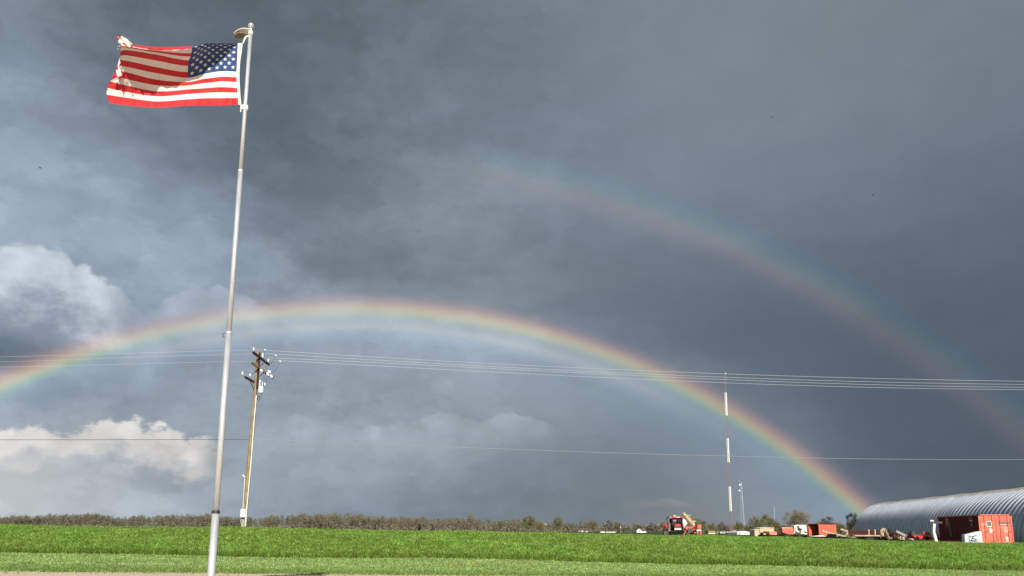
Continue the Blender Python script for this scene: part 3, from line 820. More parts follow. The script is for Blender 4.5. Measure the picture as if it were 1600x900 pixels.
# creosote dark upper section and stain
def arm(x0, y0, x1, y1, dd, w, m, name='crossarm', off=0.14):
    a, b_ = U(x0, y0, -dd - off), U(x1, y1, dd - off)
    return MB().bar(a, b_, w, w * 1.15).build(name, m, up, world=True, bevel=.01), a, b_
A1o, a1, b1 = arm(395, 550, 420, 569.5, .9, .12, m_darkwood)
A2o, a2, b2 = arm(393, 566, 427, 591, .9, .12, m_tanwood)
A3o, a3, b3 = arm(383, 589, 399.5, 598.5, .4, .12, m_darkwood)
MB().bar(U(414, 566, -.1), U(405, 573, -.2), .05).build('brace', m_darkwood, up, world=True)
MB().bar(U(411, 583, -.1), U(406, 588, -.2), .05).build('brace', m_darkwood, up, world=True)
MB().bar(U(391, 596, -.2), U(396.5, 608, -.2), .05).build('brace', m_darkwood, up, world=True)
MB().bar(U(405.6, 551, -.17), U(401.6, 607, -.19), .10, .10).build('pole_extension', m_darkwood, up, world=True)
def insul(p, h=.30, r=.065, parent=up):
    prof = [(r * .35, 0), (r * .35, h * .2), (r, h * .3), (r * .8, h * .42), (r * 1.0, h * .5), (r * .8, h * .62), (r * .9, h * .7), (r * .5, h * .9), (r * .2, h)]
    return MB().lathe(p, prof, 10).build('insulator', m_porc, parent, smooth=True, world=True)
ins_top = [(a1.lerp(b1, .04) + Vector((0, 0, .06))), (a1.lerp(b1, .60) + Vector((0, 0, .06))), (a1.lerp(b1, .96) + Vector((0, 0, .06)))]
for p_, h_ in zip(ins_top, (.30, .42, .30)): insul(p_, h_, .07)
for x, y, h_ in ((378.8, 587, .28), (390.8, 589, .24)): insul(U(x, y, -.2), h_, .075)
MB().tube([U(379, 587, -.2), U(384, 590, -.2), U(391, 592, -.2)], .02).build('bracket', m_steel, up, world=True)
def cutout(x, y, d):
    mb = MB().cyl(U(x - 1.4, y - 1.2, d), U(x + 1.4, y + 1.8, d), .075, .065, 8).cyl(U(x + .4, y - 2.5, d + .05), U(x - .6, y + 2.6, d + .05), .04, .04, 8)
    return mb.build('fuse_cutout', m_porc, up, world=True)
for x, y, d in ((402.5, 573, -.4), (408.5, 578.5, -.3), (418.5, 584.5, -.1), (424, 588, 0), (421, 581, .1)): cutout(x, y, d)
# transformer can with bushings
tcen = U(407.5, 614, -.42); tt = U(408, 603.5, -.42)
t_ = MB().lathe(tcen, [(.15, 0), (.17, .03), (.17, .38), (.18, .40), (.15, .44)], 18).build('transformer', m_tank, up, smooth=False, world=True)
for x, y in ((405.5, 604, ), (409.8, 602.5)): 
    q = U(x, y, -.4); MB().lathe(q, [(.02, 0), (.04, .04), (.03, .09), (.04, .13), (.03, .17), (.035, .21), (.015, .25)], 8).build('bushing', m_porc, t_, world=True)
for x, y in ((406.5, 595.5), (413.8, 600)):
    q = U(x, y, -.3); MB().lathe(q, [(.02, -.15), (.03, -.1), (.05, -.06), (.05, .03), (.03, .08)], 8).build('surge_arrester', m_porc, up, world=True)
mb = MB().cyl(U(412.5, 600, -.3), U(411, 609, -.3), .05, .05, 8); mb.build('fuse_tube', m_steel, up, world=True)
cl = U(404, 622.3, -.25)
MB().tube([cl + Vector((.08 * math.cos(a), .02 * math.sin(3 * a), .13 * math.sin(a))) for a in np.linspace(0, 4 * math.pi, 30)], .018, 5).build('cable_coil', m_blk, up, world=True)
# jumper wires
def sag(p, q, s, n=10):
    p, q = Vector(p), Vector(q); return [p.lerp(q, i / n) - Vector((0, 0, s * 4 * (i / n) * (1 - i / n))) for i in range(n + 1)]
J = [(U(431, 556), U(416, 573), .15), (U(438, 566), U(423, 583), .15), (U(415, 547), U(412, 556), -.05), (U(379, 583), U(390, 583), -.03), (U(391, 584), U(401, 574), .2),
     (U(410, 580), U(413, 596), -.2), (U(418, 587), U(414, 600), .1), (U(411, 609), U(406, 620), .12), (U(384, 593), U(384.5, 598), .02), (U(414, 547), U(410, 553), -.1)]
for i, (p_, q_, s_) in enumerate(J): MB().tube(sag(p_, q_, s_), .011, 5).build('jumper_wire', m_steel, up, world=True)
for x, y in ((414.3, 547), (431, 555.6), (438, 565)):
    MB().sphere(tuple(U(x, y)), .075, 10, (1, 1, .8)).build('line_clamp', m_porc, up, smooth=True, world=True)
# conduits, meter box, weatherhead lamp
MB().tube([U(400.5, 618, -.2), U(397, 660, -.2), U(391.5, 730, -.2), U(386, 790, -.2), U(383.6, 823, -.2)], .035, 8).build('conduit', m_pvc, up, world=True)
MB().tube([U(400.9, 622, -.17), U(398.2, 660, -.17), U(395.7, 690, -.17)], .018, 6).build('ground_wire', m_blk, up, world=True)
MB().tube([U(382.8, 747, -.25), U(382, 756, -.25), U(379.5, 797, -.25)], .022, 6).build('conduit', m_pvc, up, world=True)
mb = MB().sphere(tuple(U(382, 745, -.25)), .08, 10, (1, 1, .8)).tube([U(382, 745, -.25), U(379.2, 742.2, -.3), U(378.5, 743.5, -.3)], [.06, .055, .02], 8)
mb.build('weatherhead', m_pvc, up, smooth=True, world=True)
bx = U(380, 801.8, -.28)
q_ = MB().box(bx, (.31, .16, .52)).build('meter_box', m_tank, up, world=True, bevel=.015)
MB().box(bx + Vector((0, 0, -.30)), (.24, .12, .08)).build('box_base', m_blk, up, world=True)
for k in range(4):
    x = 376.8 + k * 2.0
    MB().tube([U(x + .3, 808, -.26), U(x - .6 + (k % 2), 814, -.3), U(x + .8, 819, -.26), U(x + .4, 825, -.26)], .016, 6).build('conduit', m_pvc, up, world=True)
rf = mat('red_marker', (0.35, 0.03, 0.03), 0.6)
for x, y in ((389.5, 741), (387, 765), (384.6, 786)): MB().box(U(x, y, -.17), (.07, .02, .14)).build('reflector_strip', rf, up, world=True)

# ------------------------------------------------------------------ overhead lines
m_wire = mat('aluminium_line', (0.55, 0.60, 0.66), 0.4, 0.5)
m_comm = mat('communication_cable', (0.035, 0.035, 0.04), 0.6)
m_trip = mat('service_cable', (0.26, 0.27, 0.29), 0.6)
def lineY(px):
    r = (px - 800) / 1250.0
    return 52 + 14 * ((-17 - 52 * r) / (14 * r - 58)) if abs(14 * r - 58) > 1 else 52
def wire(name, ctl, label, grp, m, r, cat, x0, x1):
    xs_, ys_ = [c[0] for c in ctl], [c[1] for c in ctl]
    pf = np.polyfit(xs_, ys_, min(3, len(ctl) - 1))
    pts = []
    for x in np.linspace(x0, x1, 70):
        pts.append(at(x, float(np.polyval(pf, x)), max(lineY(x), 20)))
    o = MB().tube(pts, r, 5).build(name, m)
    return tag(o, label, cat, grp)
WR = [('topmost overhead line right of the utility pole, above the radio mast tip', [(397, 546), (575, 558), (800, 569.5), (1300, 589.7), (1600, 595.7)]),
      ('second line from the top of the four overhead lines right of the utility pole', [(412, 552), (575, 562.8), (800, 574), (1300, 595.2), (1600, 600.6)]),
      ('third line from the top of the four overhead lines right of the utility pole', [(419, 559), (575, 566), (800, 577.6), (1300, 599.2), (1600, 605)]),
      ('lowest of the four close overhead lines right of the utility pole', [(419, 563), (575, 570), (800, 584), (1300, 603.4), (1600, 608.8)])]
for k, (lb, ct) in enumerate(WR): wire('power_line', ct, lb, 'overhead power lines right of the pole', m_wire, .0165, 'power line', ct[0][0], 1900)
for lb, ct in (('topmost overhead line left of the flagpole', [(397, 547), (250, 550.5), (100, 555), (0, 557.7)]),
               ('middle overhead line left of the flagpole', [(412, 553), (250, 557), (100, 562.5), (0, 565.5)]),
               ('lowest of the three close overhead lines left of the flagpole', [(419, 564), (250, 567.5), (100, 571.5), (0, 573.5)])):
    wire('power_line', ct, lb, 'overhead power lines left of the pole', m_wire, .005, 'power line', ct[0][0], -250)
wire('communication_cable', [(388, 686.5), (200, 687), (0, 687.2)], 'single dark lower cable running left from the utility pole', 'lower communication cables', m_comm, .014, 'cable', 388, -250)
wire('communication_cable', [(388, 686.5), (575, 692.5), (900, 706.5), (1150, 713.2), (1400, 716.8), (1600, 718.4)], 'single lower twisted cable running right from the utility pole across the mast', 'lower communication cables', m_trip, .0155, 'cable', 388, 1900)

# ------------------------------------------------------------------ radio mast (red and white bands), lattice tower, far mast
def lattice(p0, p1, w0, w1, n, r, br):
    """triangular lattice between two points"""
    mb = MB()
    def tri(p, w): return [p + Vector((w * math.cos(a), w * math.sin(a), 0)) for a in (math.radians(-90), math.radians(30), math.radians(150))]
    prev = tri(p0, w0)
    for i in range(1, n + 1):
        t = i / n; cur = tri(p0.lerp(p1, t), w0 + (w1 - w0) * t)
        for k in range(3):
            mb.cyl(prev[k], cur[k], r, r, 5, False)
            mb.cyl(prev[k], cur[(k + 1) % 3], br, br, 4, False)
            mb.cyl(cur[k], cur[(k + 1) % 3], br, br, 4, False)
        prev = cur
    return mb
m_mr = mat('mast_red', (0.27, 0.15, 0.125), 0.7); m_mw = mat('mast_white', (0.80, 0.79, 0.76), 0.6)
MY = 430
ms_base = at(1143.5, 833, MY); ms_top = at(1132.6, 584, MY)
gz = PLAIN
ms = thing('radio_mast', 'tall slender radio mast in red and white bands beyond the tractor', 'radio mast', (ms_base.x, ms_base.y, gz))
def mp(y):
    t = (833 - y) / (833 - 584); q = ms_base.lerp(ms_top, t); return q
bands = [(833, 800, 'r'), (800, 762, 'w'), (762, 724.5, 'r'), (724.5, 687, 'w'), (687, 651, 'r'), (651, 614.5, 'w'), (614.5, 584, 'r')]
for a, b_, k in bands:
    w = .50 if k == 'w' else .42
    r_, br = (.12, .08) if k == 'w' else (.06, .035)
    if a == 614.5: w, r_, br = .28, .05, .03
    if a == 833: w = .60
    p_, q_ = mp(a), mp(b_)
    if a == 833: p_.z = gz
    lattice(p_, q_, w, w, 10, r_, br).build('mast_section', m_mw if k == 'w' else m_mr, ms, world=True)
MB().cyl(mp(584), mp(578.5), .12, .06, 6).build('top_rod', m_mr, ms, world=True)
MB().sphere(tuple(mp(584) + Vector((.3, -.3, 0))), .45, 8).build('beacon_lamp', m_porc, ms, world=True)
m_galv = mat('galvanised', (0.42, 0.50, 0.60), 0.5, 0.4)
TB, TT = at(1162, 832, 900), at(1158, 754, 900)
tw = thing('lattice_tower', 'pale grey lattice tower with small dishes right of the banded mast', 'lattice tower', (TB.x, TB.y, PLAIN))
TB.z = PLAIN
lattice(TB, TT, 2.3, .9, 12, .17, .09).build('tower_frame', m_galv, tw, world=True)
for x, y, r in ((1155.8, 757.5, .9), (1155.2, 766.5, .9)):
    q = at(x, y, 899); MB().cyl(q + Vector((0, -.4, 0)), q + Vector((0, .4, 0)), r, r * .8, 12).build('dish', m_galv, tw, world=True)
    MB().bar(q, at(1158, y, 900), .2).build('dish_arm', m_galv, tw, world=True)
MB().cyl(at(1155.5, 751, 900), at(1155.9, 757, 900), .15, .1, 5).build('antenna', m_galv, tw, world=True)
MB().cyl(TT, at(1157.9, 751.5, 900), .15, .1, 5).build('antenna', m_galv, tw, world=True)
FB, FTp = at(1210.5, 832, 1200), at(1209.8, 792.5, 1200); FB.z = PLAIN
fm = thing('lattice_tower', 'thin distant mast showing above the trees left of the domed bare tree', 'lattice tower', (FB.x, FB.y, PLAIN))
lattice(FB, FTp, .55, .5, 12, .16, .07).build('tower_frame', m_galv, fm, world=True)

# ------------------------------------------------------------------ arched metal hut
def gl(x, y): return float(zt(x, y))
m_hut = bpy.data.materials.new('corrugated_steel'); m_hut.use_nodes = True
N = NT(m_hut.node_tree)
tcx = N.n('ShaderNodeTexCoord'); ob = tcx.outputs['Object']
s3 = N.n('ShaderNodeSeparateXYZ'); N.set(s3.inputs[0], ob)
st3 = N.n('ShaderNodeMapping'); N.set(st3.inputs[0], ob); st3.inputs['Scale'].default_value = (.25, .8, .25)
n_ = N.noise(st3.outputs[0], 1.5, 6, .65)
c = N.mix(N.sstep(n_, .35, .7), (0.46, 0.51, 0.58), (0.34, 0.39, 0.46))
moss = N.sstep(N.m('ADD', s3.outputs[2], N.m('MULTIPLY', N.m('SUBTRACT', N.noise(ob, 1.3, 6, .7), .5), 1.1)), 5.72, 6.1)
c = N.mix(N.m('MULTIPLY', moss, .75), c, (0.22, 0.18, 0.13))
low_tone = N.sstep(N.m('ADD', s3.outputs[2], N.m('MULTIPLY', n_, 2.0)), 2.6, .6)  # sheet colour turns darker grey towards the ground
c = N.mix(N.m('MULTIPLY', low_tone, .6), c, (0.16, 0.17, 0.17))
p = N.n('ShaderNodeBsdfPrincipled'); N.set(p.inputs['Base Color'], c); p.inputs['Roughness'].default_value = .55; p.inputs['Metallic'].default_value = .2
o = N.n('ShaderNodeOutputMaterial'); N.t.links.new(p.outputs[0], o.inputs[0])
HR = 6.15
far = at(1386, 831, 150); nearx = at(1600, 850, 99)
# axis through the two ridge bearings
A_ = Vector((at(1386, 787, 150).x, 150, 0)); B_ = Vector((at(1600, 767, 99).x, 99, 0))
axd = (A_ - B_).normalized(); hut_len = 86
rzh = math.atan2(axd.y, axd.x) - math.pi / 2
hut = thing('arched_hut', 'long corrugated metal arched hut at the right edge of the field', 'metal hut', (A_.x, A_.y, gl(A_.x, A_.y) - .1), rzh)
HP = 1.12; AMP = .19
ns, nph = int(hut_len / HP * 14), 56
vs = []
for i in range(ns + 1):
    s = i * HP / 14
    rr_ = HR + AMP * math.tanh(2.6 * math.cos(2 * math.pi * s / HP)) / .99 + (.02 * math.sin(s * .6))
    for k in range(nph + 1):
        a = math.pi * k / nph
        vs.append((-rr_ * math.cos(a), -s, max(0, rr_ * math.sin(a) * 1.02)))
fs = [(i * (nph + 1) + k, i * (nph + 1) + k + 1, (i + 1) * (nph + 1) + k + 1, (i + 1) * (nph + 1) + k) for i in range(ns) for k in range(nph)]
MB().add(vs, fs).build('arched_shell', m_hut, hut, smooth=True)
m_hend = mat('end_wall_steel', (0.30, 0.33, 0.37), .6, .2, var=.1)
for yy in (-.3, -hut_len + .3):
    MB().prism([(-(HR - .15) * math.cos(math.pi * k / 24), (HR - .15) * math.sin(math.pi * k / 24)) for k in range(25)], yy - .05, yy + .05).build('end_wall', m_hend, hut)
m_trim = mat('ridge_trim', (0.07, 0.04, 0.035), .8, var=.4, scale=2)
mb = MB()
for i in range(60):
    s = i * hut_len / 60
    mb.box((0, -s - hut_len / 120, HR * 1.02 + AMP + .03), (.35, hut_len / 60 + .02, .05))
mb.build('ridge_cap', m_trim, hut)
MB().box((0, -hut_len / 2, .12), (2 * HR + .3, hut_len, .24)).build('foundation', mat('concrete', (0.28, 0.27, 0.25), .9, var=.2), hut)

# ------------------------------------------------------------------ shipping containers
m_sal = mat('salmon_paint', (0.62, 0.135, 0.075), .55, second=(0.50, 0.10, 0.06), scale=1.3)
m_salD = mat('container_side', (0.135, 0.026, 0.018), .85, second=(0.10, 0.022, 0.015), scale=.8)  # salmon with shade put into the colour for unlit container faces; dark red elsewhere
m_rod = mat('lock_rod', (0.40, 0.075, 0.055), .5, .1)
m_cwh = mat('decal_white', (0.72, 0.66, 0.60), .6)
m_cgr = mat('decal_grey', (0.10, 0.10, 0.08), .6)
m_cbk = mat('decal_black', (0.02, 0.02, 0.02), .6)
def container(label, loc, rz, L, Wd, H, mside, mend, open_end=False, ndoor=True):
    """long axis local +y, door end at y=0 facing -y, left side x=0"""
    t = thing('shipping_container', label, 'shipping container', loc, rz)
    # corrugated walls
    def corr(p0, d, n_out, L, z0, z1):
        per, amp = (.40, .07) if open_end else (.28, .036)
        k = max(2, int(L / per)) * 4
        vs, fs = [], []
        for i in range(k + 1):
            s = L * i / k; o_ = [0, 0, amp, amp][i % 4]
            q = Vector(p0) + Vector(d) * s - Vector(n_out) * o_
            vs += [(q.x, q.y, z0), (q.x, q.y, z1)]
        fs = [(2 * i, 2 * i + 2, 2 * i + 3, 2 * i + 1) for i in range(k)]
        return vs, fs
    for x, nx in ((.03, -1), (Wd - .03, 1)):
        a, b_ = corr((x, .1, 0), (0, 1, 0), (nx, 0, 0), L - .2, .16, H - .1)
        MB().add(a, b_).build('side_wall', mside, t)
    a, b_ = corr((.1, L - .03, 0), (1, 0, 0), (0, 1, 0), Wd - .2, .16, H - .1)
    MB().add(a, b_).build('end_wall', mend, t)
    MB().box((Wd / 2, L / 2, H - .075), (Wd - .08, L - .08, .03)).build('roof', mside, t)
    MB().box((Wd / 2, L / 2, .14), (Wd - .1, L - .1, .05)).build('floor', m_salD, t)
    mb = MB()
    for x in (.05, Wd - .05):
        for y in (.05, L - .05): mb.box((x, y, H / 2), (.1, .1, H - .24))
        mb.box((x, L / 2, H - .06), (.1, L - .2, .1)).box((x, L / 2, .10), (.1, L - .2, .14))
    for y in (.05, L - .05): mb.box((Wd / 2, y, H - .06), (Wd - .2, .1, .1)).box((Wd / 2, y, .08), (Wd - .2, .1, .12))
    mb.build('frame', mend, t)
    for x in (.07, Wd - .07):
        for y in (.07, L - .07):
            for z in (.065, H - .062): MB().box((x, y, z), (.17, .17, .125)).build('corner_casting', m_salD if not open_end else mside, t)
    if ndoor:
        for k in range(2):
            x0, x1 = (.11, Wd / 2 - .012) if k == 0 else (Wd / 2 + .012, Wd - .11)
            mb = MB().box(((x0 + x1) / 2, .055, H / 2), (x1 - x0, .04, H - .28))
            for j in range(5):
                zc = .14 + (H - .28) * (j + .5) / 5
                mb.box(((x0 + x1) / 2, .028, zc), (x1 - x0 - .08, .018, (H - .28) / 5 - .10))
            dr = mb.build('door', mend, t)
            for xx in (x0 + (x1 - x0) * .27, x0 + (x1 - x0) * .78):
                MB().cyl((xx, -.005, .12), (xx, -.005, H - .12), .022, n=8).build('lock_rod', m_rod, dr)
            for xx in (x0 + (x1 - x0) * .27, x0 + (x1 - x0) * .78):
                MB().bar((xx - .02, -.03, H * .40), (xx + .28, -.03, H * .405), .04).build('door_handle', m_rod, dr)
            for zc in (.35, 1.1, 1.85): MB().box((x0 - .02 if k == 0 else x1 + .02, .02, zc), (.06, .05, .14)).build('hinge', m_rod, dr)
            dr['decals'] = 1; dr['decals'] = 0; del dr['decals']
    return t
cD = at(1532.5, 848, 72); dY = at(1583.5, 848, 72 - .3)
ang = math.radians(-11)                      # long axis leans 11 degrees to the right of straight away
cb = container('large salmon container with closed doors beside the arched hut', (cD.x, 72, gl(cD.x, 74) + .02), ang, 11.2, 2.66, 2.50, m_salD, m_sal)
drs = [c_ for c_ in cb.children if c_.name.startswith('door')]
dl, dr_ = drs
def decal(par, x0, x1, z0, z1, m, nm='decal', y=.014): MB().box(((x0 + x1) / 2, y, (z0 + z1) / 2), (x1 - x0, .008, z1 - z0)).build(nm, m, par)
decal(dl, .62, 1.02, 1.42, 1.92, m_cwh, 'placard'); decal(dl, .66, .98, 1.50, 1.86, m_cgr, 'placard_picture', .008)
decal(dl, .80, 1.06, .92, 1.26, m_cwh, 'sticker')
decal(dr_, 1.52, 2.50, 1.70, 1.84, m_cgr, 'dark_band')
def textmesh(par, body, loc, size, m, rot=(math.pi / 2, 0, 0), name='lettering', sx=1.0):
    cu = bpy.data.curves.new(name, 'FONT'); cu.body = body; cu.size = size; cu.extrude = .003; cu.resolution_u = 2
    o_ = bpy.data.objects.new(name, cu); C.objects.link(o_)
    bpy.context.view_layer.update()
    me = bpy.data.meshes.new_from_object(o_); bpy.data.objects.remove(o_)
    o2 = bpy.data.objects.new(name, me); C.objects.link(o2); me.materials.clear(); me.materials.append(m)
    o2.parent = par; o2.location = loc; o2.rotation_euler = rot; o2.scale = (sx, 1, 1)
    return o2
# marks too small to read in the photograph: rows of worn white paint
rs = np.random.RandomState(11)
def worn(par, x0, x1, z0, z1, n, m=None, y=.012):
    mb = MB(); rows = max(1, n // 4)
    for r in range(rows):
        x = x0; zc = z1 - (z1 - z0) * (r + .5) / rows; hh = (z1 - z0) / rows * .62
        while x < x1:
            w_ = rs.uniform(.03, .07)
            MB().box((x + w_ / 2, y, zc + rs.uniform(-.006, .006)), (w_, .006, hh * rs.uniform(.7, 1))).build('worn_marking', m or m_cwh, par); x += w_ + rs.uniform(.02, .045)
worn(dl, .20, .52, 1.52, 1.72, 8); worn(dl, .26, .46, 1.08, 1.22, 4)
worn(dr_, 1.72, 1.86, 1.56, 1.66, 4); worn(dr_, 1.92, 2.12, 1.56, 1.66, 4)
worn(dr_, 1.96, 2.26, .92, 1.46, 16); worn(dr_, 1.55, 1.78, 1.36, 1.44, 4); worn(dr_, 1.56, 1.76, 1.0, 1.08, 4)
decal(dr_, 2.02, 2.22, .36, .58, m_cwh, 'sticker'); decal(dr_, 2.04, 2.24, .04 + .14, .18 + .1, m_cwh, 'sticker')
# marks on the dark long side (x = 0 side), near the door end
sw = [c_ for c_ in cb.children if c_.name.startswith('side_wall')][0]
MB().box((-.012, 1.9, 2.18), (.008, 1.1, .26)).build('dark_patch', m_cbk, sw)
for k in range(4): MB().box((-.012, 1.5 + k * .22, 1.98), (.008, .13, .10)).build('worn_marking', m_cwh, sw)
MB().box((-.012, 1.8, 1.66), (.008, .07, .26)).box((-.012, 1.72, 1.54), (.008, .2, .06)).build('worn_marking', m_cwh, sw)
MB().prism([(8.3, 2.2), (7.6, 2.2), (7.2, .5), (7.9, .5)], -.014, -.004, 'x').build('dark_patch', m_cbk, sw)
MB().prism([(8.9, 2.28), (8.0, 2.28), (8.15, 1.8), (8.6, 1.2)], -.02, -.016, 'x').build('faded_patch', mat('faded_red', (0.42, 0.12, 0.10), .8), sw)

# leaning grey metal sheet box by the container
m_gsh = mat('grey_sheet', (0.45, 0.50, 0.57), .5, .2, var=.12, scale=2)
PY_ = 70.5
pl = at(1508, 849, PY_); pr = at(1536, 849, PY_)
t = thing('metal_cabinet', 'low grey metal cabinet with black marks leaning against the large salmon container', 'cabinet', (pl.x, PY_, gl(pl.x, PY_)))
w = pr.x - pl.x
MB().prism([(0, 0), (w, 0), (w - .04, 1.02), (w * .75, .98), (.03, .70)], 0, .5).build('body', m_gsh, t, bevel=.02)
MB().box((w - .14, -.02, .50), (.16, .03, .96)).build('white_edge', m_cwh, t)
MB().bar((.42, -.015, .52), (1.02, -.015, .66), .03, .05).bar((.75, -.015, .58), (.55, -.015, .22), .03, .06).bar((.66, -.015, .42), (1.0, -.015, .30), .03, .05).bar((.45, -.015, .2), (.98, -.015, .2), .03, .08).build('black_mark', m_cbk, t)
MB().box((w * .25, -.01, .35), (.03, .03, .6)).build('seam', m_steel, t)

# white post with dark arm in front of the hut
q = at(1463, 846, 78)
t = thing('loader_post', 'white post carrying a dark horizontal arm between the red implement and the large container', 'post', (q.x, 78, gl(q.x, 78)))
mb = MB().bar((-.02, 0, 0), (-.20, 0, .95), .32, .26).bar((-.20, 0, .95), (-.08, 0, 1.75), .28, .24); mb.build('post', mat('chalky_white', (0.70, 0.66, 0.60), .7, var=.1, scale=4), t, bevel=.03)
MB().bar((-.50, 0, 1.86), (.72, 0, 1.86), .14, .17).build('arm', m_steel, t)
MB().box((-.28, 0, 2.02), (.34, .2, .14)).build('cap_block', m_cwh, t, bevel=.02)

# red low implement
m_red = mat('implement_red', (0.68, 0.035, 0.04), .4)
m_rust = mat('rust', (0.16, 0.065, 0.035), .9, second=(0.06, 0.03, 0.02), scale=5)
m_tan = mat('tan_paint', (0.50, 0.40, 0.27), .8, second=(0.30, 0.23, 0.15), scale=4)
q = at(1427, 846, 84); q2 = at(1468, 847, 84); w = q2.x - q.x
t = thing('mower_deck', 'flat bright red implement on the grass beside the white post', 'farm implement', (q.x, 84, gl(q.x, 84) + .1))
MB().prism([(0, .48), (.2, .2), (w, .06), (w, .26), (w * .55, .42)], -.1, 1.6).build('deck', m_red, t, bevel=.02)
MB().prism([(1.1, .5), (1.25, .80), (1.5, .92), (1.75, .82), (1.95, .5)], .1, .7).build('gearbox_cover', m_sal, t, bevel=.03)
MB().cyl((.0, .3, .85), (.9, .5, .72), .10).cyl((.2, .2, .65), (.2, .9, .65), .22).box((.55, .6, .56), (1.0, .5, .2)).build('rollers', m_steel, t)
for k in range(3): MB().cyl((.4 + k * 1.0, -.12, .22), (.4 + k * 1.0, .1, .22), .2, n=12).build('wheel', m_blk, t)
MB().bar((w - .1, .2, .45), (w + .65, .2, .92), .08).build('hitch', m_rust, t)

# heap of rusty machinery
def junk(name, label, x0, x1, ytop, Y, seed, n, mats_, cat='scrap machinery'):
    a, b_ = at(x0, 844, Y), at(x1, 844, Y); w = b_.x - a.x
    h = at((x0 + x1) / 2, ytop, Y).z - gl(a.x, Y)
    t = thing(name, label, cat, (a.x, Y, gl(a.x, Y)))
    r = random.Random(seed)
    for mi_, (nm, m) in enumerate(mats_):
        mb = MB()
        for k in range(n // len(mats_)):
            x = r.uniform(0, w); hh = h * (1 - .75 * abs(x / w - .35) ** .8) * r.uniform(.3, 1.0); y = r.uniform(0, 1.5)
            ty = r.random()
            if ty < .5: mb.bar((x, y, r.uniform(0, hh * .5)), (x + r.uniform(-.5, .5), y + r.uniform(-.3, .3), hh), r.uniform(.05, .13))
            elif ty < .75: mb.cyl((x, y, hh * .6), (x + r.uniform(-.1, .1), y + r.uniform(.1, .3), hh * .6 + r.uniform(-.05, .05)), r.uniform(.12, .3), n=10)
            else: mb.box((x, y, hh * .5), (r.uniform(.15, .45), r.uniform(.1, .4), r.uniform(.1, .4)), r.uniform(0, 3), r.uniform(-.5, .5))
        mb.build(nm, m, t)
    return t
jm = junk('scrap_machinery', 'tangle of rusty and tan machinery between the flat rack and the red implement', 1386, 1414, 824, 90, 5, 66, [('rusty_frame', m_rust), ('tan_housing', m_tan), ('black_linkage', m_blk)])
q = at(1400, 830, 90); q2 = at(1427, 843, 90)
MB().bar(q, q2, .16, .26).build('grey_boom', mat('grey_boom', (.28, .27, .25), .8), jm, world=True)

# flat rack with tan stakes
Yk = 100
a, b_ = at(1336, 840, Yk), at(1386, 840, Yk); w = b_.x - a.x
zg = gl(a.x, Yk); hh = at(1350, 829.5, Yk).z - zg; hl = .55
t = thing('flatbed_trailer', 'low flatbed with dark red panels and tan posts in front of the hut end', 'trailer', (a.x, Yk, zg))
MB().box((w / 2, 1.2, hl - .12), (w, 2.4, .16)).build('deck', m_blk, t)
MB().box((w / 2, -.04, hl - .06), (w, .06, .16)).build('edge_rail', m_tan, t)
for k in range(2): MB().box((w * (.42 if k else .0) + w * (.28 if k else .205), 1.9, (hl + hh) / 2 + .02), (w * (.55 if k else .40), .06, hh - hl)).build('side_panel', mat('shade_dark_panel', (.07, .018, .014), .9), t)  # panel shade is put into the colour: near-black red on a sunlit face
for x in (.445, .64, .83): MB().box((w * x, .02, (hl + hh) / 2 + .08), (.14, .1, hh - hl + .22)).build('stake', m_tan, t)
MB().box((w * .93, .4, (hl + hh) / 2 + .15), (.42, .5, hh - hl + .4), taper=.8).build('winch_post', m_tan, t, bevel=.03)
for x in (.2, .3, .7, .8):
    MB().cyl((w * x, .0, .3), (w * x, .3, .3), .3, n=14).build('wheel', m_blk, t)

# ------------------------------------------------------------------ yard around 150 m: middle container, cab, hoppers
Ym = 150
sc_ = Ym / 1250.0
a = at(1263, 838, Ym); zg = gl(a.x, Ym)
mc_h = at(1285, 818.5, Ym).z - zg
cc = container('mid-distance salmon container with an open dark end beside the wrecked white cab', (a.x, Ym, zg), math.radians(-62), 4.7, 2.4, mc_h, m_sal, m_salD, open_end=True, ndoor=False)
# local y axis is the long side: turn so that the long side faces the camera
cc.rotation_euler.z = math.radians(-62)
tt_ = thing('grain_auger', 'long tan beam leaning past the middle salmon container onto the ground', 'auger', at(1284, 829, Ym - 4.5))
MB().bar(at(1284, 829.5, Ym - 5), at(1320, 838, Ym - 5), .22, .26).build('beam', m_tan, tt_, world=True)
MB().bar(at(1308, 835.4, Ym - 5), at(1308, 839.5, Ym - 5), .15).build('leg', m_tan, tt_, world=True)
MB().bar(at(1319, 837, Ym - 5), at(1336, 838.5, Ym - 5), .3, .35).build('tail_section', m_tan, tt_, world=True)
tt_ = thing('truss_frame', 'pale tan triangular truss frame beside the left end of the arched hut', 'frame', at(1330, 838, Ym - 15))
for p_, q_, w_ in (((1314, 826.5), (1337, 835.3), .26), ((1323.5, 830), (1323, 838), .22), ((1337, 835), (1329, 838.5), .2), ((1323, 834), (1334, 835.5), .12), ((1314, 826.5), (1314.5, 828.5), .3)):
    MB().bar(at(*p_, Ym - 15), at(*q_, Ym - 15), w_, w_).build('beam', m_tan, tt_, world=True)
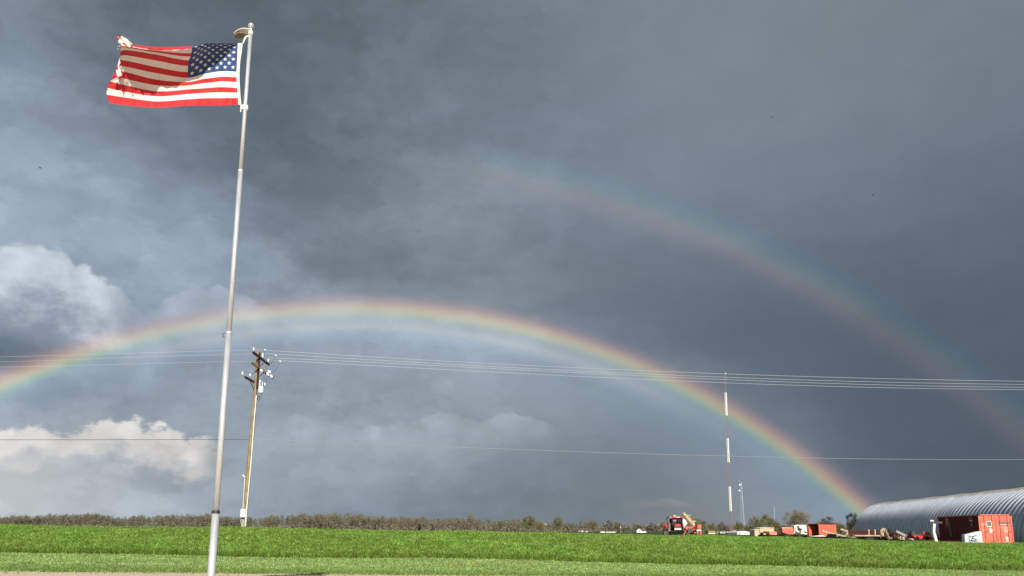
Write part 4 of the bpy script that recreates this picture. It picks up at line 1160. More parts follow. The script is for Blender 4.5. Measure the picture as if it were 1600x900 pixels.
# wrecked white cab with dark openings
m_cab = mat('cab_white', (0.74, 0.73, 0.69), .6, second=(0.58, 0.55, 0.48), scale=1.2)
a, b_ = at(1241, 838, Ym - 8), at(1262, 838, Ym - 8); w = b_.x - a.x; zg = gl(a.x, Ym - 8); h = at(1250, 820, Ym - 8).z - zg
t = thing('truck_cab', 'stripped white truck cab with dark engine openings left of the middle container', 'truck cab', (a.x, Ym - 8, zg))
MB().prism([(.0, .55), (.1, h * .92), (.35, h), (w - .12, h * 1.0), (w, h * .35), (w - .1, .45)], 0, 1.9).build('shell', m_cab, t, bevel=.06)
for x, z, r in ((.95, h * .63, .42), (.72, h * .82, .26), (1.15, h * .45, .16), (.35, h * .42, .2), (.25, h * .25, .28), (1.55, h * .22, .16)):
    MB().cyl((x, -.04, z), (x, .25, z), r * .8, r * .8, 7).build('engine_opening', m_cbk, t)
MB().box((.8, .1, h * .28), (1.1, .4, .22), ry=.15).build('bumper', m_steel, t)
for x, z, sx, sz, rr_ in ((.22, h * .62, .10, .7, .1), (1.35, h * .62, .12, .35, .5), (.55, h * .34, .5, .22, -.3), (1.0, h * .36, .28, .3, .4), (w - .45, h * .5, .35, .12, .1)): MB().box((x, -.03, z), (sx, .05, sz), ry=rr_).build('dark_gap', m_cbk, t)
MB().box((.6, -.04, h * .70), (.12, .05, .4), ry=.5).build('tan_bracket', m_tan, t)
MB().box((w * .9, -.03, h * .40), (.5, .1, .16)).build('grille', m_rust, t)
MB().cyl((.35, .5, h), (.35, .5, h + .28), .05).build('exhaust', m_steel, t)
for x in (.35, w - .45): MB().cyl((x, .1, .42), (x, .45, .42), .42, n=16).build('wheel', m_blk, t)
# salmon hopper
a, b_ = at(1223, 838, Ym - 8), at(1241, 838, Ym - 8); w = b_.x - a.x; zg = gl(a.x, Ym - 8); h = at(1232, 825.8, Ym - 8).z - zg
t = thing('hopper_box', 'salmon steel hopper with a sloping bottom beside the white cab', 'hopper', (a.x, Ym - 8, zg))
MB().prism([(.0, h), (w - .05, h), (w - .05, .48), (w * .55, .5), (.0, h * .55)], 0, 2.0).build('bin', m_sal, t, bevel=.02)
MB().box((w * .45, .9, h + .12), (w * .95, 1.6, .2)).build('tan_lid', m_tan, t)
MB().box((w * .62, 1.0, h + .30), (w * .55, 1.0, .14)).build('dark_lid', m_steel, t)
MB().box((w * .62, -.02, h * .65), (.06, .04, h * .55)).build('rib', m_rod, t)
for x in (.25, w - .3): MB().bar((x, .3, 0), (x, .3, .8), .16).build('leg', m_blk, t)
# low trailer with a small salmon box and red ends
a, b_ = at(1189, 839, Ym - 12), at(1226, 839, Ym - 12); w = b_.x - a.x; zg = gl(a.x, Ym - 12); pz = lambda y: at(1205, y, Ym - 12).z - zg
t = thing('box_trailer', 'low dark trailer carrying a small pinkish box between red ends', 'trailer', (a.x, Ym - 12, zg))
MB().box((w / 2 + .1, 1, pz(837.5)), (w, 2, .38)).build('chassis', m_blk, t)
X = lambda px: (px - 1189) / 37 * w
MB().box((X(1209), 1, (pz(830.5) + pz(836.2)) / 2), (X(1215) - X(1203), 1.6, pz(830.5) - pz(836.2))).build('box', mat('pinkish_paint', (.62, .20, .15), .6, var=.08), t, bevel=.02)
MB().box((X(1218), 1, (pz(829.5) + pz(835) ) / 2), (X(1220.5) - X(1215.4), 1.7, pz(829.5) - pz(835))).build('red_end', m_salD, t)
MB().box((X(1200.5), 1, (pz(830.3) + pz(836) ) / 2), (X(1202.6) - X(1198.4), 1.7, pz(830.3) - pz(836))).build('red_end', m_salD, t)
MB().box((X(1194), .3, pz(834.2)), (X(1198) - X(1190), .6, pz(832) - pz(836.5))).build('black_frame', m_blk, t)
MB().box((X(1195), -.03, pz(834.2)), (.45, .05, .28)).build('tan_panel', m_tan, t)
for k in (.2, .32, .8, .9): MB().cyl((w * k, -.02, .3), (w * k, .3, .3), .3, n=14).build('wheel', m_blk, t)
# long dark flat trailer under the container
a, b_ = at(1262, 840.3, Ym - 18), at(1340, 841.5, Ym - 22)
t = thing('flatbed_trailer', 'long black empty flatbed lying along the grass in front of the middle container', 'trailer', (a.x, Ym - 18, gl(a.x, Ym - 18)))
w = b_.x - a.x; zz = at(1300, 839.5, Ym - 18).z - gl(a.x, Ym - 18)
MB().box((w / 2, 1, zz), (w, 2.2, .22)).build('deck', m_blk, t)
MB().prism([(.3, zz + .12), (2.4, zz + .32), (2.9, zz + .12)], -.1, .9).build('sheet_pile', m_cwh, t)
for k in (.55, .62, .69): MB().cyl((w * k, -.08, .32), (w * k, .2, .32), .32, n=14).build('wheel', m_blk, t)
# tan shed
Ys = 175
a = at(1180, 838, Ys); zg = gl(a.x, Ys); S = lambda px: at(px, 838, Ys).x - a.x; Zs = lambda y: at(1190, y, Ys).z - zg
m_tsh = mat('tan_siding', (0.52, 0.40, 0.25), .7, var=.06, scale=2)
m_sroof = mat('shed_roof', (0.66, 0.62, 0.55), .6)
t = thing('tan_shed', 'small tan shed with a lower lean-to left of the salmon boxes', 'shed', (a.x, Ys, zg))
MB().prism([(S(1188), 0), (S(1210), 0), (S(1210), Zs(825)), (S(1197), Zs(824.2)), (S(1188), Zs(826))], 0, 4).build('wall', m_tsh, t)
MB().prism([(S(1180), 0), (S(1188) - .02, 0), (S(1188) - .02, Zs(828.2)), (S(1180), Zs(829))], .3, 4).build('lean_to_wall', m_tsh, t)
MB().prism([(S(1179.7), Zs(828.9)), (S(1188.2), Zs(827.6)), (S(1188.2), Zs(826.8)), (S(1179.7), Zs(827.8))], .1, 4).build('lean_to_roof', m_sroof, t)
MB().prism([(S(1187.6), Zs(825.9)), (S(1197), Zs(824.0)), (S(1210.4), Zs(824.8)), (S(1210.4), Zs(824.3)), (S(1197), Zs(823.4)), (S(1187.6), Zs(825.3))], -.2, 4.2).build('roof', m_sroof, t)
MB().box((S(1197.5), -.03, Zs(831) / 2 + .8), (.05, .03, Zs(831))).build('corner_trim', m_sroof, t)

# ------------------------------------------------------------------ red tractor with cab
Yt = 140
tp = at(1058, 836, Yt); zg = gl(tp.x, Yt); kk = lambda px, y: at(px, y, Yt)
def L(px): return kk(px, 830).x - tp.x
def Zt(y): return kk(1058, y).z - zg
m_tred = mat('tractor_red', (0.62, 0.02, 0.025), .35)
m_glass = mat('cab_glass', (0.02, 0.03, 0.04), .08)
m_tyre = mat('tyre', (0.05, 0.047, 0.042), .9, second=(.14, .13, .11), scale=3)
m_dgr = mat('grey_metal', (0.22, 0.22, 0.2), .6, .2, var=.2, scale=4)
t = thing('tractor', 'red tractor with black cab standing on the field, folded reel at its left side', 'tractor', (tp.x, Yt, zg))
x0, x1 = L(1049), L(1067.5)
cab = MB().prism([(x0 + .1, Zt(829)), (x1 - .1, Zt(829)), (x1, Zt(820)), (x1 - .1, Zt(809.3)), (x0 + .1, Zt(809.3)), (x0, Zt(820))], 0, 1.8).build('cab', m_blk, t, bevel=.04)
MB().prism([(x0 + .25, Zt(822)), (x1 - .25, Zt(822)), (x1 - .22, Zt(811)), (x0 + .22, Zt(811))], -.03, .02).build('windscreen', m_glass, cab)
MB().prism([(x0 - .1, Zt(809.3)), (x1 + .1, Zt(809.3)), (x1 - .05, Zt(807.2)), (x0 + .15, Zt(807.0))], -.25, 2.0).build('cab_roof', m_tred, t, bevel=.06)
MB().box((L(1059.5), -.28, Zt(808.2)), (.7, .06, .12)).build('work_lamp', m_cwh, t)
MB().lathe((L(1056.3), .9, Zt(807.1)), [(.17, 0), (.19, .1), (.15, .22), (.05, .27)], 12).build('antenna_dome', m_cwh, t)
MB().prism([(L(1051), Zt(822.3)), (L(1061), Zt(822.3)), (L(1060.3), Zt(818.8)), (L(1052.5), Zt(819.0))], -1.9, -.05).build('bonnet', m_tred, t, bevel=.08)
MB().box((L(1056), -1.5, Zt(825.5)), (1.15, .8, .7)).build('grille', m_steel, t)
MB().box((L(1055), -1.0, Zt(833)), (L(1066) - L(1044), 2.4, Zt(829.5) - Zt(835.6))).build('underbody', m_blk, t)
MB().box((L(1055.5), -2.0, Zt(826.8)), (L(1061) - L(1050.5), .2, .26)).build('front_bar', m_cwh, t, bevel=.03)
def wheel(x, y, r, w_, par, mt=m_tyre):
    wo_ = MB().lathe((x, y, r), [(r * .55, -w_ / 2), (r * .93, -w_ / 2), (r, -w_ * .3), (r, w_ * .3), (r * .93, w_ / 2), (r * .55, w_ / 2)], 24, (1, 0, 0)).build('wheel', mt, par)
    MB().lathe((x, y, r), [(r * .15, -w_ * .42), (r * .55, -w_ * .40), (r * .55, w_ * .40), (r * .15, w_ * .42)], 16, (1, 0, 0)).build('rim', m_dgr, wo_)
    mb = MB()
    for k in range(18):
        a = 2 * math.pi * k / 18
        mb.box((x + (w_ * .22 if k % 2 else -w_ * .22), y + math.cos(a) * r, r + math.sin(a) * r), (w_ * .5, .06, .07), rx=a - math.pi / 2)
    mb.build('tread', m_tyre, wo_)
wheel(L(1039.5), -.6, (Zt(828.4)) / 2 - .02, .85, t)
wheel(L(1064.5), -.9, (Zt(830)) / 2, .6, t)
wheel(L(1047.5), 2.0, .85, .6, t); wheel(L(1066), 2.2, .85, .6, t)
MB().box((L(1040), -.5, Zt(828.0)), (L(1043.5) - L(1035.8), 1.1, .16)).build('fender', m_blk, t, bevel=.03)
# mirror / boom hoop on the left, rail, reel of red tines
MB().tube([kk(1047, 807.8), kk(1042.5, 808.5), kk(1041, 811), kk(1041.2, 813.5)], .07, 6).build('mirror_arm', m_blk, t, world=True)
MB().box(kk(1048, 808.6), (.45, .3, .26)).build('lamp_box', m_tan, t, world=True)
MB().tube([kk(1044, 813), kk(1045.5, 818), kk(1046, 824), kk(1045, 829)], .09, 6).build('ladder_rail', m_dgr, t, world=True)
MB().bar(kk(1043, 827), kk(1048, 831.5), .22, .28).build('step', m_tan, t, world=True)
rc = kk(1041.2, 820.5)
mb = MB(); rr2 = random.Random(9)
for k in range(46):
    a = rr2.uniform(0, 6.28); r = rr2.uniform(.15, .52); q_ = rc + Vector((r * math.cos(a) * 1.0, rr2.uniform(-.3, .3), r * math.sin(a) * 1.25 - .1))
    mb.bar(q_, q_ + Vector((rr2.uniform(-.25, .25), rr2.uniform(-.1, .1), rr2.uniform(-.3, .3))), .075)
mb.sphere(tuple(rc + Vector((0, 0, -.2))), .34, 10); mb.build('folded_reel', mat('tine_red', (.52, .09, .06), .6, second=(.10, .02, .02), scale=6), t, world=True)
MB().bar(kk(1061, 820), kk(1064, 829), .3, .36).build('side_arm', mat('dull_red', (.42, .06, .045), .6, var=.2), t, world=True)
MB().bar(kk(1063.5, 829), kk(1067, 831), .35, .3).build('side_arm_foot', mat('dull_red', (.42, .06, .045), .6), t, world=True)
MB().box(kk(1063.5, 831.5) - Vector((0, .4, 0)), (.45, .1, .14)).build('number_plate', m_porc, t, world=True)
rr3 = random.Random(4)
for k in range(9): MB().bar(kk(rr3.uniform(1060, 1068), rr3.uniform(822, 834)), kk(rr3.uniform(1060, 1069), rr3.uniform(824, 836)), rr3.uniform(.08, .2)).build('linkage', (m_blk, m_steel, m_dgr)[k % 3], t, world=True)
for k in range(6): MB().bar(kk(1043.6 + k * .6, 812 + k), kk(1044.6 + k * .5, 829), .09).build('rail', (m_blk, m_dgr)[k % 2], t, world=True)
MB().box(kk(1054, 813.5) + Vector((0, -.05, 0)), (.5, .03, .25)).box(kk(1060, 818) + Vector((0, -.05, 0)), (.2, .03, .9)).build('cab_trim', m_dgr, t, world=True)
# auger cart hitched beside it
Yt = 137
tp2 = kk(1083, 838)
t = thing('auger_cart', 'red auger cart with a slanting tan tube and white tank right of the tractor', 'farm cart', (tp2.x, Yt, gl(tp2.x, Yt)))
def K(x, y, d=0): return at(x, y, Yt + d)
MB().cyl(K(1067.3, 801.5), K(1084, 821.5), .30, .34, 14).build('auger_tube', m_tan, t, world=True, smooth=False)
MB().bar(K(1071, 805.5, .2), K(1079, 805), .16).bar(K(1076, 805.5, .2), K(1080, 812, .2), .14).build('tube_bracket', m_tan, t, world=True)
MB().bar(K(1080, 814.4, .3), K(1087, 814.4, .3), .2).bar(K(1083, 814.5, .3), K(1085.5, 820, .3), .18).build('walkway_rail', m_tan, t, world=True)
q_ = K(1070.2, 817, .6); MB().lathe(q_ - Vector((0, 0, .75)), [(.15, -.25), (.38, .1), (.44, .5), (.44, 1.15), (.36, 1.45), (.15, 1.55)], 18).build('white_tank', m_cab, t, world=True, smooth=True)
m_rd = mat('cart_red', (.56, .11, .07), .55, second=(.42, .07, .05), scale=2.5)
vs = [K(1073, 821, -.2), K(1084, 819.5, -.2), K(1087.5, 822, -.2), K(1075, 829.5, -.2), K(1071, 826, -.2)]
MB().add(vs + [v + Vector((0, 1.6, 0)) for v in vs], [(0, 1, 2, 3, 4), (9, 8, 7, 6, 5)] + [(i, 5 + i, 5 + (i + 1) % 5, (i + 1) % 5) for i in range(5)]).build('hopper', m_rd, t, world=True)
vs = [K(1074.5, 830, -.4), K(1089.5, 820, -.4), K(1090, 825, -.4), K(1079, 831, -.4)]
MB().add(vs + [v + Vector((0, 1.2, 0)) for v in vs], [(0, 1, 2, 3), (7, 6, 5, 4)] + [(i, 4 + i, 4 + (i + 1) % 4, (i + 1) % 4) for i in range(4)]).build('chute', m_salD, t, world=True)
a, b_ = K(1090, 826.3, -.5), K(1096, 819.5, -.5)
MB().box(((a.x + b_.x) / 2, Yt + .3, (a.z + b_.z) / 2), (b_.x - a.x, 1.4, b_.z - a.z)).build('red_box', m_rd, t, world=True, bevel=.03)
a, b_ = K(1088.5, 829.8, -.5), K(1096, 827.3, -.5)
MB().box(((a.x + b_.x) / 2, Yt + .3, (a.z + b_.z) / 2), (b_.x - a.x, 1.3, b_.z - a.z)).build('white_panel', m_cwh, t, world=True, bevel=.03)
for px in (1090, 1094.7):
    a, b_ = K(px, 836.8, -.4), K(px, 829.8, -.4); MB().bar(a, b_, .24).build('leg', m_rd, t, world=True)
MB().box(K(1082, 832.3, .2), (1.7, 1.2, .42)).build('chassis', m_blk, t, world=True)
MB().bar(K(1067.5, 836.5), K(1072, 828), .14).bar(K(1077, 836.5), K(1081, 834), .2).bar(K(1071, 836), K(1088, 831), .1).build('drawbar', m_rd, t, world=True)
rr3 = random.Random(8)
for k in range(16):
    a, b_ = K(rr3.uniform(1072, 1090), rr3.uniform(825, 834), -.6), K(rr3.uniform(1072, 1090), rr3.uniform(827, 836.5), -.6)
    MB().bar(a, b_, rr3.uniform(.08, .22)).build('strut', (m_blk, m_blk, m_rd, m_steel)[k % 4], t, world=True)
for k in range(5):
    a = K(1073.5 + k * 2.6, 820.5 + (k % 2), -.25); MB().box(a, (rr3.uniform(.1, .3), .08, rr3.uniform(.15, .5)), ry=rr3.uniform(-.6, .6)).build('dark_gap', m_cbk, t, world=True)
for px in (1077.5, 1085.5): 
    q_ = K(px, 834, .2)
    w_ = MB().lathe((q_.x, q_.y, gl(q_.x, q_.y) + .42), [(.2, -.12), (.38, -.12), (.42, 0), (.38, .12), (.2, .12)], 18, (0, 1, 0)).build('wheel', m_blk, t, world=True)

# ------------------------------------------------------------------ far buildings and vehicles
m_hw = mat('house_white', (0.78, 0.76, 0.72), .7); m_hr = mat('house_roof', (0.10, 0.10, 0.11), .8, var=.2)
m_win = mat('window_dark', (0.03, 0.035, 0.04), .2)
def far_box(name, label, cat, px0, px1, ytop, ybase, Y, depth, m, roof=None, roof_h=None, gable=False, parts=None, rise=.5):
    a, b_ = at(px0, ybase, Y), at(px1, ybase, Y); w = b_.x - a.x; zg = PLAIN; h = at((px0 + px1) / 2, ytop, Y).z - zg
    t = thing(name, label, cat, (a.x, Y, zg))
    return t, w, h
t, w, h = far_box('farmhouse', 'small white gabled farmhouse with a lower wing left of the tractor', 'house', 995, 1010, 826, 833, 520, 8, m_hw)
u_ = w / 15
MB().prism([(0, 0), (7.5 * u_, 0), (7.5 * u_, h * .55), (3.9 * u_, h), (0, h * .55)], 0, 8).build('wall', m_hw, t)
MB().box((u_ * 11.2, 3, h * .24), (u_ * 7.2, 5, h * .48)).build('wing_wall', m_hw, t)
MB().prism([(-.3, h * .56), (3.9 * u_, h * 1.05), (3.9 * u_, h * 1.14), (-.6, h * .60)], -.4, 8.4).build('roof', m_hr, t)
MB().prism([(7.5 * u_ + .3, h * .56), (3.9 * u_, h * 1.05), (3.9 * u_, h * 1.14), (7.5 * u_ + .6, h * .60)], -.4, 8.4).build('roof', m_hr, t)
MB().prism([(-.2, h * .5), (2.6, h * .80), (5.6, h * .5)], u_ * 7.6, u_ * 15.2, 'x').build('wing_roof', m_hr, t)
for x, z in ((2.2, .25), (5.2, .25), (3.8, .62)): MB().box((x * u_, -.03, h * z), (.8, .06, h * .13)).build('window', m_win, t)
t, w, h = far_box('long_trailer_home', 'long low white trailer building with a dark roof left of the farmhouse', 'trailer home', 938, 964, 830, 834, 480, 4, m_hw)
MB().box((w * .15, 2, h * .4), (w * .28, 4, h * .75)).box((w * .62, 2, h * .42), (w * .58, 4, h * .8)).build('wall', m_hw, t)
MB().box((w * .62, 2, h * .9), (w * .62, 4.4, h * .24)).box((w * .15, 2, h * .82), (w * .3, 4.2, h * .1)).build('roof', m_hr, t)
for k in range(5): MB().box((w * (.38 + .11 * k), -.03, h * .48), (.7, .06, h * .2)).build('window', m_win, t)
t, w, h = far_box('low_house', 'low pale house roofs half hidden by the grass below the twin bare trees', 'house', 903, 919, 827.5, 833, 600, 6, m_hw)
m_pk = mat('pale_roof', (0.34, 0.30, 0.28), .8)
MB().box((w * .12, 3, h * .3), (w * .22, 6, h * .6)).box((w * .65, 3, h * .28), (w * .62, 6, h * .56)).build('wall', m_hw, t)
MB().prism([(w * .25, h * .55), (w * .45, h * .98), (w * .8, h * .95), (w, h * .55)], -.3, 6.3).build('roof', m_pk, t)
t, w, h = far_box('utility_shed', 'low brown-roofed building behind the right of the auger cart', 'shed', 1105.5, 1118, 829.5, 834, 330, 5, m_hw)
MB().box((w * .55, 2.5, h * .2), (w * .85, 5, h * .4)).build('wall', m_hw, t)
MB().prism([(w * .05, h * .35), (w * .12, h), (w * .95, h), (w, h * .35)], -.2, 5.2).build('roof', mat('ochre_roof', (.30, .21, .09), .8), t)
# vehicles
def pickup(label, px0, px1, ytop, Y, m):
    a, b_ = at(px0, 834, Y), at(px1, 834, Y); w = b_.x - a.x; h = at(px0, ytop, Y).z - PLAIN
    t = thing('parked_van', label, 'van', (a.x, Y, PLAIN))
    MB().prism([(0, .35), (.05 * w, h * .55), (.28 * w, h * .6), (.36 * w, h), (.95 * w, h), (w, h * .7), (w, .35)], 0, 1.9).build('body', m, t, bevel=.05)
    MB().prism([(.33 * w, h * .62), (.39 * w, h * .92), (.82 * w, h * .92), (.82 * w, h * .62)], -.02, .03).build('side_window', m_glass, t)
    for x in (.2, .8):
        MB().cyl((x * w, -.05, .35), (x * w, .25, .35), .35, n=14).build('wheel', m_blk, t)
    return t
pickup('white van with dark side windows parked left of the mast base', 1120, 1139.5, 830.6, 300, m_hw)
pickup('small white vehicle at the far left of the farmhouse meadow, beside bare trees', 983, 991, 831, 520, m_hw)
pickup('tiny dark vehicle on the horizon between the farmhouse and the tractor', 1018.5, 1023, 831, 520, m_steel)
t, w, h = far_box('white_tunnel', 'rounded white plastic tunnel building left of the tan shed', 'tunnel shed', 1152, 1176, 829.8, 836, 260, 10, m_hw)
MB().prism([(0, 0), (0, h * .55), (w * .1, h * .9), (w * .28, h), (w * .55, h * .98), (w * .8, h * .75), (w * .95, h * .45), (w, 0)], 0, 12).build('cover', mat('white_film', (.80, .80, .78), .5), t, smooth=False)
MB().prism([(.3, .05), (.3, h * .5), (w * .1, h * .82), (w * .27, h * .93), (w * .27, .05)], -.04, 0).build('end_panel', mat('bluish_panel', (.36, .42, .52), .6), t)
t, w, h = far_box('service_truck', 'small truck with black box and tan load at the foot of the banded mast', 'truck', 1139.5, 1152, 828, 835, 280, 3, m_blk)
MB().box((w * .1, 1, h * .48), (w * .16, 2, h * .85)).build('black_box', m_blk, t)
MB().box((w * .34, 1, h * .55), (w * .18, 2, h * .6)).build('red_panel', m_tred, t)
MB().prism([(w * .45, h * .3), (w * .45, h * .7), (w * .62, h), (w * .8, h * .9), (w * .98, h * .5), (w, h * .3)], 0, 2).build('tan_load', m_tan, t)
MB().box((w * .5, 1, h * .2), (w, 1.8, h * .18)).build('chassis', m_steel, t)
for x in (.15, .75): MB().cyl((x * w, -.05, .4), (x * w, .25, .4), .4, n=12).build('wheel', m_blk, t)
# small lamp post far off
a = at(969.5, 833, 300); b_ = at(969.2, 824, 300)
t = thing('yard_lamp', 'thin far-off yard lamp post between the white trailer building and the farmhouse', 'lamp post', (a.x, 300, PLAIN)); a.z = PLAIN
MB().cyl(a, b_, .10, .08, 6).build('post', m_dgr, t, world=True)
MB().sphere(tuple(b_), .24, 8).build('lamp_head', m_cwh, t, world=True)
# birds
m_bird = mat('bird_plumage', (0.04, 0.045, 0.05), .8)
for lb, x, y, s_ in (('tiny bird gliding in the open grey sky high right of the flagpole', 1207, 183, .22), ('tiny bird above the right half of the faint upper rainbow', 1364, 305, .22), ('small bird in the sky below and left of the flag', 62.5, 262, .42)):
    q = at(x, y, 130)
    mb = MB().sphere((0, 0, 0), s_ * .28, 8, (1, 2.2, .8))
    for sd in (-1, 1): mb.add([(0, -.2 * s_, .02), (0, .3 * s_, .02), (sd * s_ * .7, .15 * s_, .22 * s_), (sd * s_ * 1.3, .35 * s_, .05 * s_), (sd * s_ * .6, -.15 * s_, .2 * s_)], [(0, 1, 2), (0, 2, 4), (4, 2, 3)])
    o_ = mb.build('bird', m_bird); o_.location = q; o_.rotation_euler = (0, .4, .6)
    tag(o_, lb, 'bird', 'birds in flight')

# ------------------------------------------------------------------ trees
def tree_parts(rng, H, Wd, nleaf, leaf, shape='round', trunk_frac=.25, r0=None):
    """returns MB of trunk and limbs, array of twig/leaf triangles"""
    mb = MB(); r0 = r0 or H * .022
    tips = []
    def limb(p, d, ln, r, lev):
        k = 3; pts = [p]; rr_ = [r]
        for i in range(k):
            d = (d + Vector(rng.normal(0, .14, 3).tolist()) + Vector((0, 0, .06))).normalized()
            p = p + d * ln / k; pts.append(p); rr_.append(r * (1 - .5 * (i + 1) / k))
        mb.tube(pts, rr_, 5 if lev < 2 else 3)
        tips.append(p)
        if lev < 3:
            for _ in range(rng.randint(3, 5)):
                j = rng.randint(1, k + 1); a = rng.uniform(0, 2 * math.pi)
                q = d.orthogonal().normalized(); q = Matrix.Rotation(a, 3, d) @ q
                nd = (d * rng.uniform(.4, .9) + q * rng.uniform(.5, .9)).normalized()
                limb(pts[j], nd, ln * rng.uniform(.55, .75), rr_[j] * .6, lev + 1)
    th = H * trunk_frac
    mb.tube([(0, 0, -.2), (H * .005, 0, th * .5), (0, 0, th)], [r0 * 1.3, r0, r0 * .9], 7)
    nb = 5
    for i in range(nb):
        a = 2 * math.pi * i / nb + rng.uniform(-.4, .4)
        sp = Wd / H * .9
        limb(Vector((0, 0, th * rng.uniform(.7, 1))), Vector((math.cos(a) * sp, math.sin(a) * sp, 1)).normalized(), H * .30, r0 * .6, 0)
    limb(Vector((0, 0, th)), Vector((0, 0, 1)), H * .35, r0 * .8, 0)
    # crown volume: clumps
    nc = 34
    cz = th + (H - th) * .5; ch = (H - th) * .56
    cl = []
    while len(cl) < nc:
        v = rng.uniform(-1, 1, 3)
        n = np.linalg.norm(v)
        if n > 1 or n < .25: continue
        if shape == 'cone' and abs(v[0]) + abs(v[1]) > (1 - v[2]) * .7: continue
        if shape == 'pine' and n < .5: continue
        q = np.array([v[0] * Wd * .5 * .86, v[1] * Wd * .5 * .86, cz + v[2] * ch * .9])
        if shape == 'round' and v[2] < 0: q[:2] *= 1 + .1 * v[2]
        cl.append((q, rng.uniform(.55, 1.25) * (Wd * .13 if shape != 'pine' else Wd * .12)))
    idx = rng.randint(0, nc, nleaf)
    cen = np.array([c[0] for c in cl])[idx]; rad = np.array([c[1] for c in cl])[idx]
    d = rng.normal(0, .52, (nleaf, 3)) * rad[:, None]
    P = cen + d
    P[:, 2] = np.clip(P[:, 2], th * .55, H * 1.02)
    ax = rng.normal(0, 1, (nleaf, 3)); ax /= np.linalg.norm(ax, axis=1)[:, None]
    bx = np.cross(ax, rng.normal(0, 1, (nleaf, 3))); bx /= np.linalg.norm(bx, axis=1)[:, None]
    s = leaf * rng.uniform(.6, 1.4, nleaf)[:, None]
    V = np.stack([P - ax * s * .9, P + ax * s * .9, P + bx * s * .5], 1)
    return mb, V
m_bark = mat('bark', (0.13, 0.105, 0.08), .9, var=.25, scale=1.5)
def leafmat(name, c, isl=.35):
    m = bpy.data.materials.new(name); m.use_nodes = True
    N = NT(m.node_tree)
    g = N.n('ShaderNodeNewGeometry')
    ns = N.noise(g.outputs['Position'], .22, 3)
    cc = N.mix(N.sstep(ns, .35, .65), c, tuple(v * .72 for v in c))
    cc = N.vm('SCALE', cc, N.lstep(g.outputs['Random Per Island'], 0., 1., 1 - isl, 1 + isl))
    d = N.n('ShaderNodeBsdfDiffuse'); N.set(d.inputs[0], cc)
    o = N.n('ShaderNodeOutputMaterial'); N.t.links.new(d.outputs[0], o.inputs[0])
    return m
m_lo = leafmat('olive_buds', (0.188, 0.188, 0.09)); m_lb = leafmat('bare_twigs', (0.219, 0.188, 0.144)); m_lg = leafmat('grey_twigs', (0.175, 0.156, 0.144))
m_ly = leafmat('yellow_green_buds', (0.275, 0.237, 0.088)); m_le = leafmat('dark_needles', (0.045, 0.052, 0.045))
m_lt = leafmat('tan_olive_twigs', (0.237, 0.194, 0.131))
rt = np.random.RandomState(21)
PROTO = {}
for nm, m, sh, n, leaf, wf in (('a', m_lo, 'round', 6500, .29, 1.0), ('b', m_lb, 'round', 4200, .23, .9), ('c', m_lg, 'round', 5000, .24, .8), ('d', m_ly, 'round', 4500, .29, .9),
                               ('e', m_lt, 'round', 13000, .20, 1.25), ('g', m_lo, 'round', 5500, .30, 1.1)):
    PROTO[nm] = (tree_parts(rt, 10, 10 * wf, n, leaf, sh), m, wf)
PROTO['p'] = (tree_parts(rt, 10, 7, 4200, .27, 'pine', .3), m_le, .7)
MESH = {}
def plant_tree(name, px, ytop, wpx, Y, kind, label, cat='tree', group='trees along the horizon'):
    (mb, V), m, wf = PROTO[kind]
    q = at(px, ytop, Y); zg = gl(q.x, Y) if Y < 400 else PLAIN
    H = q.z - zg; Wm = wpx * Y / 1250.0
    t = thing(name, label, cat, (q.x, Y, zg - .05), rt.uniform(0, 6.28), group)
    sx, sz = Wm / (10 * wf) * 1.0, H / 10
    if kind not in MESH:
        tr = MB(); tr.v = list(mb.v); tr.f = list(mb.f); tr.mi = list(mb.mi)
        a = tr.build('trunk', m_bark); b2 = soup('crown', V, m)
        MESH[kind] = (a.data, b2.data); bpy.data.objects.remove(a); bpy.data.objects.remove(b2)
    for nm2, me in (('trunk', MESH[kind][0]), ('crown', MESH[kind][1])):
        o_ = bpy.data.objects.new(nm2, me); C.objects.link(o_); o_.parent = t; o_.scale = (sx, sx, sz)
    return t
